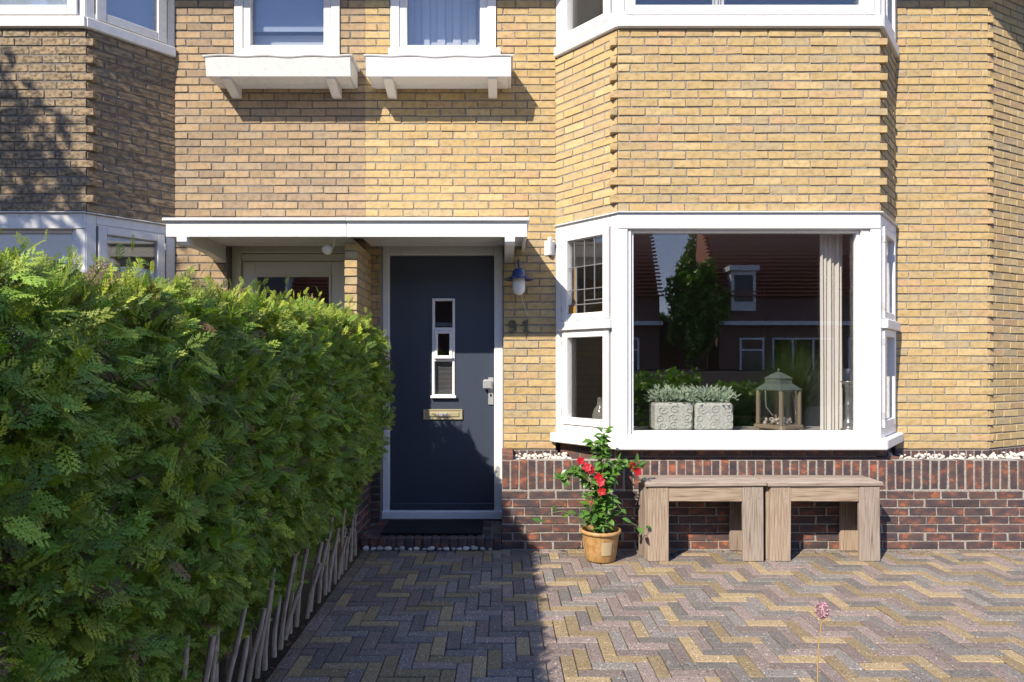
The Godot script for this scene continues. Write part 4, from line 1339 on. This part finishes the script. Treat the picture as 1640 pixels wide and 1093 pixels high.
func window_things() -> void:
	var z := -5.235
	var sill := 0.9075
	for k in 2:
		var x := X([1074, 1137][k], 5.235)
		var b := thing("stone_planter", ["left of two pale cast stone cube planters behind the bay window", "right of two pale cast stone cube planters behind the bay window"][k], "planter", Vector3(x, sill, z), "cube planters on the window sill")
		var st := st_new()
		cbox(st, Transform3D(Basis(), Vector3(0, 0.118, 0)), Vector3(0.305, 0.225, 0.24), 0.018, 0.002)
		for sx in [-1, 1]: cbox(st, Transform3D(Basis(), Vector3(sx * 0.09, 0.005, 0)), Vector3(0.08, 0.012, 0.2), 0.002)
		obj("planter_body", st, M.cast_stone, b)
		st = st_new()      # moulded scrolls on the front
		for q in 9:
			var cx := -0.11 + (q % 3) * 0.11 + R(-.02, .02); var cyy := 0.05 + (q / 3) * 0.065
			var pts := []; var rr := []
			var dirn := 1.0 if q % 2 else -1.0
			for i in 16:
				var t := i / 15.0
				var a := t * 7.5 * dirn + q
				pts.append(Vector3(clampf(cx + cos(a) * 0.042 * (1 - t * 0.8), -.142, .142), clampf(cyy + sin(a) * 0.036 * (1 - t * 0.8), .02, .215), 0.121)); rr.append(0.005)
			tube(st, pts, rr, 5)
		obj("scroll_relief", st, M.cast_stone, b)
		var pl3 := thing("silver_plant", ["bushy silvery green plant in the left stone planter", "bushy silvery green plant in the right stone planter"][k], "plant", Vector3(x, sill + 0.225, z), "plants in the cube planters")
		st = st_new()
		for i in 420:
			var base := Vector3(R(-.13, .13), R(-.01, .05), R(-.1, .1))
			var d := Vector3(base.x * 5 + R(-.7, .7), R(.25, 1.1), base.z * 5 + R(-.5, .7)).normalized()
			var tip := base + d * R(0.02, 0.095)
			var g := R(.75, 1.35)
			leaf_shape(st, tip, (d + Vector3(R(-.6, .6), R(-.3, .5), R(-.6, .6))).normalized(), Vector3(R(-.5, .5), .6, 1).normalized(), R(.028, .048), R(.010, .016), Color(g, g, g * R(.9, 1.1)))
		obj("leaves", st, M.sage, pl3)
	# lantern
	var lx := X(1247, 5.235)
	var l := thing("lantern", "wooden framed glass lantern with a grey green metal roof on the window sill", "lantern", Vector3(lx, sill, z))
	l.rotation.y = 0.5
	var st := st_new()
	cbox(st, Transform3D(Basis(), Vector3(0, 0.035, 0)), Vector3(0.27, 0.03, 0.27), 0.004)
	for sx in [-1, 1]:
		for sz in [-1, 1]: cbox(st, Transform3D(Basis(), Vector3(sx * 0.11, 0.01, sz * 0.11)), Vector3(0.05, 0.02, 0.05), 0.004)
	obj("base", st, mat("lantern_wood", lin(.24, .19, .14), 0.8), l)
	for sx in [-1, 1]:
		for sz in [-1, 1]:
			st = st_new()
			cbox(st, Transform3D(Basis(), Vector3(sx * 0.11, 0.19, sz * 0.11)), Vector3(0.026, 0.28, 0.026), 0.003)
			obj("post", st, M.lantern_wood, l)
	for q in [[Vector3(0, .19, .11), Vector3(.194, .28, .003)], [Vector3(0, .19, -.11), Vector3(.194, .28, .003)], [Vector3(.11, .19, 0), Vector3(.003, .28, .194)], [Vector3(-.11, .19, 0), Vector3(.003, .28, .194)]]:
		st = st_new()
		cbox(st, Transform3D(Basis(), q[0]), q[1], 0.0)
		obj("pane", st, M.glass, l)
	st = st_new()
	var prof := [[0.178, 0.33], [0.182, 0.336], [0.11, 0.385], [0.103, 0.385], [0.103, 0.425], [0.112, 0.428], [0.055, 0.462], [0.0, 0.485]]
	for i in prof.size() - 1:     # four-sided roof
		for k in 4:
			var a := PI / 4 + k * PI / 2; var b := a + PI / 2
			var A := Vector3(prof[i][0] * cos(a), prof[i][1], prof[i][0] * sin(a)); var B := Vector3(prof[i][0] * cos(b), prof[i][1], prof[i][0] * sin(b))
			var C := Vector3(prof[i + 1][0] * cos(b), prof[i + 1][1], prof[i + 1][0] * sin(b)); var D := Vector3(prof[i + 1][0] * cos(a), prof[i + 1][1], prof[i + 1][0] * sin(a))
			tri(st, A, C, B)
			if prof[i + 1][0] > 0: tri(st, A, D, C)
	lathe(st, [[0.0, 0.51], [0.008, 0.505], [0.01, 0.495], [0.004, 0.483]], Vector3.ZERO, 12)
	obj("roof", st, M.verdigris_metal, l)
	st = st_new()
	tube(st, [Vector3(-.16, .33, .0), Vector3(-.175, .2, .02), Vector3(-.13, .13, .05)], [.003, .003, .003], 5)
	tube(st, [Vector3(.16, .33, .0), Vector3(.178, .2, .02), Vector3(.15, .13, .05)], [.003, .003, .003], 5)
	obj("handle", st, M.steel, l)
	st = st_new()
	for i in 46:
		var p := Vector3(R(-.08, .08), R(.055, .10) , R(-.08, .08))
		cbox(st, Transform3D(Basis.from_euler(Vector3(R(0, 3), R(0, 3), R(0, 3))), p), Vector3(R(.02, .035), R(.012, .02), R(.015, .03)), 0.006)
	var sh := obj("shells", st, M.pebble_white)
	tag(sh, "heap of pale shells inside the glass lantern", "shells")
	sh.transform = l.transform
	# candlestick with dark candle
	var c := thing("candlestick", "turned grey metal candlestick at the right end of the window sill", "candlestick", Vector3(X(1359, 5.14), sill, -5.14))
	st = st_new()
	lathe(st, [[0.0, 0.0], [0.062, 0.0], [0.062, 0.012], [0.048, 0.03], [0.03, 0.045], [0.042, 0.06], [0.03, 0.085], [0.022, 0.1], [0.022, 0.2], [0.03, 0.21], [0.022, 0.225], [0.02, 0.32], [0.028, 0.33], [0.022, 0.35], [0.034, 0.385], [0.056, 0.4], [0.056, 0.408], [0.0, 0.408]], Vector3.ZERO, 24)
	obj("stem", st, M.candlestick_metal, c)
	st = st_new()
	lathe(st, [[0.036, 0.0], [0.038, 0.004], [0.038, 0.095], [0.034, 0.1], [0.0, 0.096]], Vector3.ZERO, 20)
	tube(st, [Vector3(0, .09, 0), Vector3(0.001, .112, 0)], [.002, .0015], 5)
	var cd := obj("candle", st, mat("navy_wax", lin(.012, .02, .045), 0.5))
	tag(cd, "thick dark blue candle on the metal candlestick", "candle")
	cd.position = c.position + Vector3(0, 0.409, 0)
	# vase behind the side casement
	var v := thing("bottle_vase", "grey glass bottle vase with a small label behind the side casement", "vase", Vector3(X(962, 5.30), sill, -5.30))
	st = st_new()
	lathe(st, [[0.0, 0.0], [0.062, 0.0], [0.07, 0.02], [0.072, 0.12], [0.055, 0.17], [0.03, 0.205], [0.028, 0.26], [0.034, 0.265], [0.026, 0.262], [0.024, 0.205], [0.05, 0.165], [0.066, 0.118], [0.064, 0.022], [0.0, 0.008]], Vector3.ZERO, 24)
	obj("vase_body", st, mat("smoked_glass", lin(.16, .16, .15), 0.15), v)
	st = st_new()
	cbox(st, Transform3D(Basis(), Vector3(0.012, 0.052, 0.071)), Vector3(0.05, 0.06, 0.002), 0.0)
	obj("label_paper", st, mat("label_paper", lin(.75, .74, .72), 0.8), v)
	for q in [[Vector3(0.012, 0.07, 0.0725), Vector3(0.044, 0.008, 0.001), lin(.5, .05, .06)], [Vector3(0.012, 0.05, 0.0725), Vector3(0.018, 0.018, 0.001), lin(.5, .05, .06)], [Vector3(0.012, 0.03, 0.0725), Vector3(0.044, 0.008, 0.001), lin(.06, .12, .45)]]:
		st = st_new()
		cbox(st, Transform3D(Basis(), q[0]), q[1], 0.0)
		obj("label_print", st, mat("print", q[2], 0.8), v)
	# curtains
	_curtain(Vector3(X(1313, 5.16), 0.0, -5.16), Vector3(X(1350, 5.24), 0.0, -5.24), 0.895, 2.62, "long off white curtain hanging at the right side of the bay window")
	_curtain(Vector3(1.02, 0.0, -5.16), Vector3(0.86, 0.0, -5.32), 4.10, 5.1, "grey curtain in the upper bay side window", 7)
	_curtain(Vector3(1.72, 0.0, -5.2), Vector3(1.82, 0.0, -5.2), 4.10, 5.1, "patterned curtain edge in the upper bay front window", 4)
	# ornaments on the sill of the room behind: a shelf unit that fills the dim room
	var fu := thing("dining_table", "dark table standing in the dim room behind the bay window", "table", Vector3(2.1, 0.12, -7.6))
	st = st_new()
	cbox(st, Transform3D(Basis(), Vector3(0, 0.74, 0)), Vector3(1.8, 0.04, 0.9), 0.004)
	obj("tabletop", st, M.room_floor, fu)
	for sx in [-1, 1]:
		for sz in [-1, 1]:
			st = st_new()
			cbox(st, Transform3D(Basis(), Vector3(sx * 0.82, 0.36, sz * 0.38)), Vector3(0.07, 0.72, 0.07), 0.004)
			obj("leg", st, M.room_floor, fu)

func _curtain(a: Vector3, b: Vector3, y0: float, y1: float, label: String, folds := 6) -> void:
	var st := st_new()
	st.set_smooth_group(0)
	var n := folds * 10
	var e := (b - a); var nn := e.cross(Vector3.UP).normalized()
	var p := func(i: int, y: float) -> Vector3:
		var t := float(i) / n
		return a + e * t + nn * (0.022 * sin(t * folds * TAU) + 0.008 * sin(t * folds * 2.7 + y)) + Vector3.UP * y
	for i in n:
		for j in 8:
			var ya := lerpf(y0, y1, j / 8.0); var yb := lerpf(y0, y1, (j + 1) / 8.0)
			quad(st, p.call(i, ya), p.call(i + 1, ya), p.call(i + 1, yb), p.call(i, yb))
	st.set_smooth_group(-1)
	var o := obj("curtain", st, M.curtain)
	tag(o, label, "curtain")

func seed_head() -> void:
	var z := 1.55
	var top := P(1317, 978, z)
	var f := thing("seed_head", "single purple seed head on a thin stalk in front of the paving", "flower", Vector3(top.x - 0.01, 0, -z))
	var st := st_new()
	var t := top - f.position
	tube(st, [Vector3(0, 0.0, 0), Vector3(-.004, .4, 0), Vector3(0, .75, 0), t - Vector3(0, .012, 0)], [.0022, .002, .0017, .0014], 6)
	obj("stalk", st, mat("dry_stalk", lin(.38, .25, .09), 0.8), f)
	st = st_new()
	for i in 190:
		var a := i * 2.39996; var v := (i + 0.5) / 190.0
		var rr := sqrt(maxf(0.0, 1.0 - pow(2 * v - 1, 2)))
		var d := Vector3(cos(a) * rr, 2 * v - 1, sin(a) * rr)
		var g := R(.5, 1.4)
		leaf_shape(st, t + d * Vector3(.010, .017, .010) , (d + Vector3(R(-.3, .3), R(-.3, .3), R(-.3, .3))).normalized(), Vector3(R(-1, 1), .5, R(-1, 1)).normalized(), .0065, .0042, Color(g, g * R(.7, 1.1), g))
	lathe(st, [[0.0, 0.018], [0.007, 0.013], [0.010, 0.0], [0.007, -0.013], [0.0, -0.017]], t, 10)
	var pm := mat("seed_petal", lin(.44, .27, .30), 0.8); pm.vertex_color_use_as_albedo = true
	obj("head", st, pm, f)
	# a low stray leaf plant at the plinth is left to the pot

# ---------------------------------------------------------------- across the street: what the windows mirror
func foliage_ball(called: String, label: String, cat: String, base: Vector3, r: Vector3, centre_y: float, n: int, leaf: float, col: Array, trunk := true, group := "") -> void:
	var t := thing(called, label, cat, base, group)
	var st := st_new()
	if trunk:
		tube(st, [Vector3.ZERO, Vector3(0.05, centre_y * 0.5, 0), Vector3(0, centre_y, 0.05), Vector3(0, centre_y + r.y * 0.6, 0)], [0.16 * r.x / 1.6, 0.13 * r.x / 1.6, 0.08 * r.x / 1.6, 0.02], 8)
		for i in 9:
			var a := i * 2.4; var y := centre_y + R(-.5, .4) * r.y
			tube(st, [Vector3(0, y - 0.2 * r.y, 0), Vector3(cos(a) * r.x * .4, y, sin(a) * r.z * .4), Vector3(cos(a) * r.x * .8, y + .2 * r.y, sin(a) * r.z * .8)], [0.05 * r.x / 1.6, 0.03 * r.x / 1.6, 0.008], 5)
		obj("trunk", st, M.bark, t)
	var lf := st_new()
	leaf_shape(lf, Vector3.ZERO, Vector3.UP, Vector3.BACK, 1.0, 0.5, Color.WHITE)
	leaf_shape(lf, Vector3.ZERO, Vector3(.8, .5, .2).normalized(), Vector3.BACK, 0.9, 0.45, Color.WHITE)
	leaf_shape(lf, Vector3.ZERO, Vector3(-.7, .6, -.3).normalized(), Vector3.BACK, 0.9, 0.45, Color.WHITE)
	var mm := MultiMesh.new()
	mm.transform_format = MultiMesh.TRANSFORM_3D; mm.use_colors = true
	mm.mesh = made(lf); mm.instance_count = n
	for i in n:
		var d := Vector3(rng.randfn(), rng.randfn(), rng.randfn()).normalized()
		var lump := 0.8 + 0.25 * sin(d.x * 5 + base.x) * cos(d.y * 6 + d.z * 4)
		var p := d * r * lump * pow(rng.randf(), 0.3) + Vector3(0, centre_y, 0)
		mm.set_instance_transform(i, Transform3D(Basis.from_euler(Vector3(R(0, 6), R(0, 6), R(0, 6))).scaled(Vector3.ONE * leaf * R(.7, 1.3)), p))
		var g := R(.6, 1.4)
		mm.set_instance_color(i, Color(col[0] * g, col[1] * g, col[2] * g))
	var mi := MultiMeshInstance3D.new()
	mi.name = "crown"; mi.multimesh = mm; mi.material_override = M.far_leaf
	t.add_child(mi)
	kind(mi, "stuff")

func far_window(parent: Node, p: Dictionary, s0: float, s1: float, y0: float, y1: float, mull := 1) -> void:
	var st := st_new()
	ring(st, p, s0, s1, y0, y1, 0.09, -0.05, 0.04)
	for k in range(1, mull): 
		var s := lerpf(s0, s1, float(k) / mull)
		bar(st, p, s - 0.05, s + 0.05, y0 + 0.09, y1 - 0.09, -0.05, 0.035)
	var w := obj("window", st, M.white_paint, parent)
	st = st_new()
	bar(st, p, s0 + 0.08, s1 - 0.08, y0 + 0.08, y1 - 0.08, -0.02, 0.0, 0.0)
	obj("pane", st, M.far_dark_glass, w)

func street() -> void:
	var st := st_new()
	ab(st, Vector3(-60, -0.3, -14), Vector3(60, -0.075, 60), 0.0)
	kind(obj("ground", st, M.soil), "structure")
	st = st_new()
	ab(st, Vector3(-60, -0.07, 4.5), Vector3(60, -0.04, 12.5), 0.0)
	kind(obj("road", st, M.asphalt), "structure")
	st = st_new()          # raised front plots opposite
	var pr := PackedVector2Array([Vector2(12.5, -0.05), Vector2(14.5, 1.15), Vector2(45, 1.25), Vector2(45, -0.1), Vector2(12.5, -0.1)])
	prism(st, pr, Transform3D(Basis(Vector3.BACK, Vector3.UP, Vector3.LEFT), Vector3.ZERO), 120)
	kind(obj("terrain", st, M.soil), "structure")
	var g := 1.2
	var defs := [["red tiled house with white dormer opposite, mirrored at the window's right", 10.6, 19.5], ["house with white box dormer opposite, mirrored at the window's left", -2.0, 7.7], ["further red tiled house opposite, beyond the left end of the row", -14.0, -2.4]]
	for i in defs.size():
		var x0: float = defs[i][1]; var x1: float = defs[i][2]
		var h := thing("opposite_house", defs[i][0], "house", Vector3((x0 + x1) / 2, g, 24))
		var o := h.position
		st = st_new()
		ab(st, Vector3(x0, g, 21) - o, Vector3(x1, g + 3.6, 25.4) - o, 0.02)
		obj("wall", st, M.far_brick, h)
		# plane facing us: seen from -z side, left to right is from high x to low x
		var p := plane(Vector2(x1, 21), Vector2(x0, 21))
		p.o -= o
		var L: float = p.len
		st = st_new()      # steep tiled roof with courses
		for k in 26:
			var t := k / 26.0
			var y := 3.5 + t * 5.2; var z := 20.75 + t * 3.4
			cbox(st, Transform3D(Basis(Vector3.RIGHT, 0.58 - PI / 2 + 0.95), Vector3((x0 + x1) / 2, g + y + 0.1, z + 0.1) - o), Vector3(x1 - x0 + 0.3, 0.07, 0.30), 0.01)
		var gable := PackedVector2Array([Vector2(21, 3.6), Vector2(23.6, 8.4), Vector2(24.4, 8.4), Vector2(25.4, 3.6)])
		prism(st, gable, Transform3D(Basis(Vector3.BACK, Vector3.UP, Vector3.LEFT), Vector3((x0 + x1) / 2, g, 0) - o), x1 - x0 - 0.1)
		obj("roof", st, M.roof_tile, h)
		st = st_new()
		bar(st, p, -0.1, L + 0.1, g + 3.35 - o.y, g + 3.55 - o.y, 0.0, 0.3)
		obj("gutter", st, M.white_paint, h)
		var gy := g - o.y
		var dx := L - 1.6 if i == 0 else 1.6
		st = st_new()
		ring(st, p, dx - 0.6, dx + 0.6, gy, gy + 2.75, 0.1, -0.05, 0.05)
		bar(st, p, dx - 0.5, dx + 0.5, gy + 2.1, gy + 2.2, -0.05, 0.045)
		var df := obj("door_frame", st, M.white_paint, h)
		st = st_new()
		bar(st, p, dx - 0.5, dx + 0.5, gy, gy + 2.1, -0.05, 0.01)
		obj("door", st, M.far_dark_glass, df)
		far_window(h, p, L - 5.6 if i == 0 else L - 3.2, L - 2.6 if i == 0 else L - 0.8, gy + 0.55, gy + 2.75, 3)
		far_window(h, p, 0.8 if i == 0 else L - 6.2, 2.6 if i == 0 else L - 4.4, gy + 0.55, gy + 2.75, 2)
		# dormer
		var d0 := L - 1.75 if i == 0 else L - 3.3
		var d1 := L - 0.55 if i == 0 else L + 0.0
		var dz := Vector3(0, 0, 0)
		st = st_new()
		bar(st, p, d0, d1, gy + 4.05, gy + 6.0, -2.5, 0.35 if i else 0.15, 0.01)
		bar(st, p, d0 - 0.12, d1 + 0.12, gy + 6.0, gy + 6.25, -2.5, 0.5 if i else 0.3, 0.01)
		var dm := obj("dormer", st, M.white_paint, h)
		st = st_new()
		var face := 0.352 if i else 0.152
		for k in (2 if i else 1):
			var a := lerpf(d0, d1, k / (2.0 if i else 1.0)) + 0.15; var b := lerpf(d0, d1, (k + 1) / (2.0 if i else 1.0)) - 0.15
			bar(st, p, a, b, gy + 4.5, gy + 5.8, face - 0.01, face + 0.01, 0.0)
		obj("dormer_pane", st, M.far_dark_glass, dm)
	foliage_ball("street_tree", "dense dark green tree between the houses opposite", "tree", Vector3(9.3, g, 20.4), Vector3(1.5, 2.7, 1.4), 2.9, 6500, 0.2, [1.7, 1.7, 1.1])
	foliage_ball("street_tree", "lighter loose tree behind the gap between the houses opposite", "tree", Vector3(13.0, g, 31.0), Vector3(1.8, 3.4, 1.8), 6.2, 4200, 0.25, [1.4, 1.3, 1.0])
	foliage_ball("street_tree", "low spreading tree far behind the gap between the houses opposite", "tree", Vector3(10.2, g, 34.0), Vector3(2.4, 1.9, 1.6), 2.4, 3600, 0.22, [1.1, 1.1, 0.9])
	st = st_new()
	ab(st, Vector3(7.75, g, 22.6), Vector3(10.55, g + 2.35, 22.8), 0.01)
	ab(st, Vector3(7.75, g + 2.35, 22.55), Vector3(10.55, g + 2.45, 22.85), 0.01)
	tag(obj("garden_wall", st, M.far_brick), "dark brick garden wall closing the gap between the houses opposite", "wall")
	# tree whose shade falls on the neighbour's bay
	foliage_ball("garden_tree", "small garden tree standing left of the hedge, outside the picture", "tree", Vector3(-6.85, 0, -1.95), Vector3(1.5, 1.75, 1.4), 5.7, 2300, 0.11, [1.2, 1.2, 1.0])
	# planting along the pavement behind the camera
	for q in [[2.9, 2.6, .62, 1.2], [3.7, 2.8, .6, 1.25], [4.6, 2.7, .55, 1.05], [5.4, 3.0, .6, 1.1], [1.9, 3.0, .5, 1.0]]:
		foliage_ball("garden_shrub", ["round leafy shrub by the street, first from the camera's right", "second leafy shrub in the street side bed", "third leafy shrub in the street side bed", "fourth leafy shrub beside the tall grass", "low leafy shrub nearest the camera in the street side bed"][[2.9, 3.7, 4.6, 5.4, 1.9].find(q[0])], "shrub", Vector3(q[0], -0.07, q[1]), Vector3(q[2], q[3] * .62, q[2]), q[3] * .6, 1300, 0.10, [2.4, 2.3, 1.2], false, "shrubs along the street")
	var gr := thing("ornamental_grass", "tall arching ornamental grass by the street", "grass", Vector3(5.7, -0.07, 2.5))
	st = st_new()
	for i in 800:
		var a := R(0, TAU); var lean := R(.15, 1.0); var hh := R(1.2, 2.4)
		var b := Vector3(R(-.2, .2), 0, R(-.2, .2)); var pts := []
		for k in 6:
			var t := k / 5.0
			pts.append(b + Vector3(cos(a) * lean * t * t, hh * (t - 0.33 * lean * t * t), sin(a) * lean * t * t))
		var sdir := Vector3(-sin(a), 0, cos(a)) * 0.010
		st.set_color(Color(1, 1, 1) * R(.6, 1.4))
		for k in 5: quad(st, pts[k] - sdir * (1 - k / 6.0), pts[k] + sdir * (1 - k / 6.0), pts[k + 1] + sdir * (1 - (k + 1) / 6.0), pts[k + 1] - sdir * (1 - (k + 1) / 6.0))
	var gb := obj("blades", st, M.grass_blade, gr)
	kind(gb, "stuff")

func _ready() -> void:
	rng.seed = 7
	# camera: upright with a shifted lens
	var cam := Camera3D.new()
	cam.name = "camera"
	cam.position = Vector3(0, EYE, 0)
	cam.near = 0.05
	cam.far = 200.0
	cam.projection = Camera3D.PROJECTION_FRUSTUM
	cam.size = 1093.0 / F * cam.near
	cam.frustum_offset = Vector2((820.0 - CX) / F, (CY - 546.5) / F) * cam.near
	add_child(cam)
	cam.current = true
	var env := Environment.new()
	env.background_mode = Environment.BG_SKY
	var sky := Sky.new()
	var sm := ProceduralSkyMaterial.new()
	sm.sky_top_color = Color(.39, .51, .73)
	sm.sky_horizon_color = Color(.80, .84, .89)
	sm.sky_curve = 0.12
	sm.ground_horizon_color = Color(.5, .5, .48)
	sm.ground_bottom_color = Color(.3, .29, .27)
	sm.sun_angle_max = 8.0
	sky.sky_material = sm
	env.sky = sky
	env.tonemap_mode = Environment.TONE_MAPPER_LINEAR
	env.tonemap_exposure = 2.05
	env.sdfgi_enabled = true; env.ssao_enabled = true; env.ssil_enabled = true
	var we := WorldEnvironment.new()
	we.name = "environment"
	we.environment = env
	add_child(we)
	var sun := DirectionalLight3D.new()
	sun.name = "sun"
	sun.light_color = Color(1.0, .955, .88)
	sun.light_energy = 1.3
	sun.light_angular_distance = 0.5
	sun.shadow_enabled = true
	add_child(sun)
	sun.look_at_from_position(Vector3.ZERO, Vector3(0.78, -1.1, -1.0))
	make_materials()
	street()
	build_house(1)
	build_house(-1)
	pavement()
	pebbles()
	hedge()
	bench(X(1034, 4.68), X(1228, 4.68) - X(1034, 4.68), "left of the two weathered wooden benches, beside the flower pot", true)
	bench(X(1230, 4.68), X(1415, 4.68) - X(1230, 4.68), "right of the two weathered wooden benches under the bay window", false)
	potted_plant()
	wall_things()
	window_things()
	seed_head()
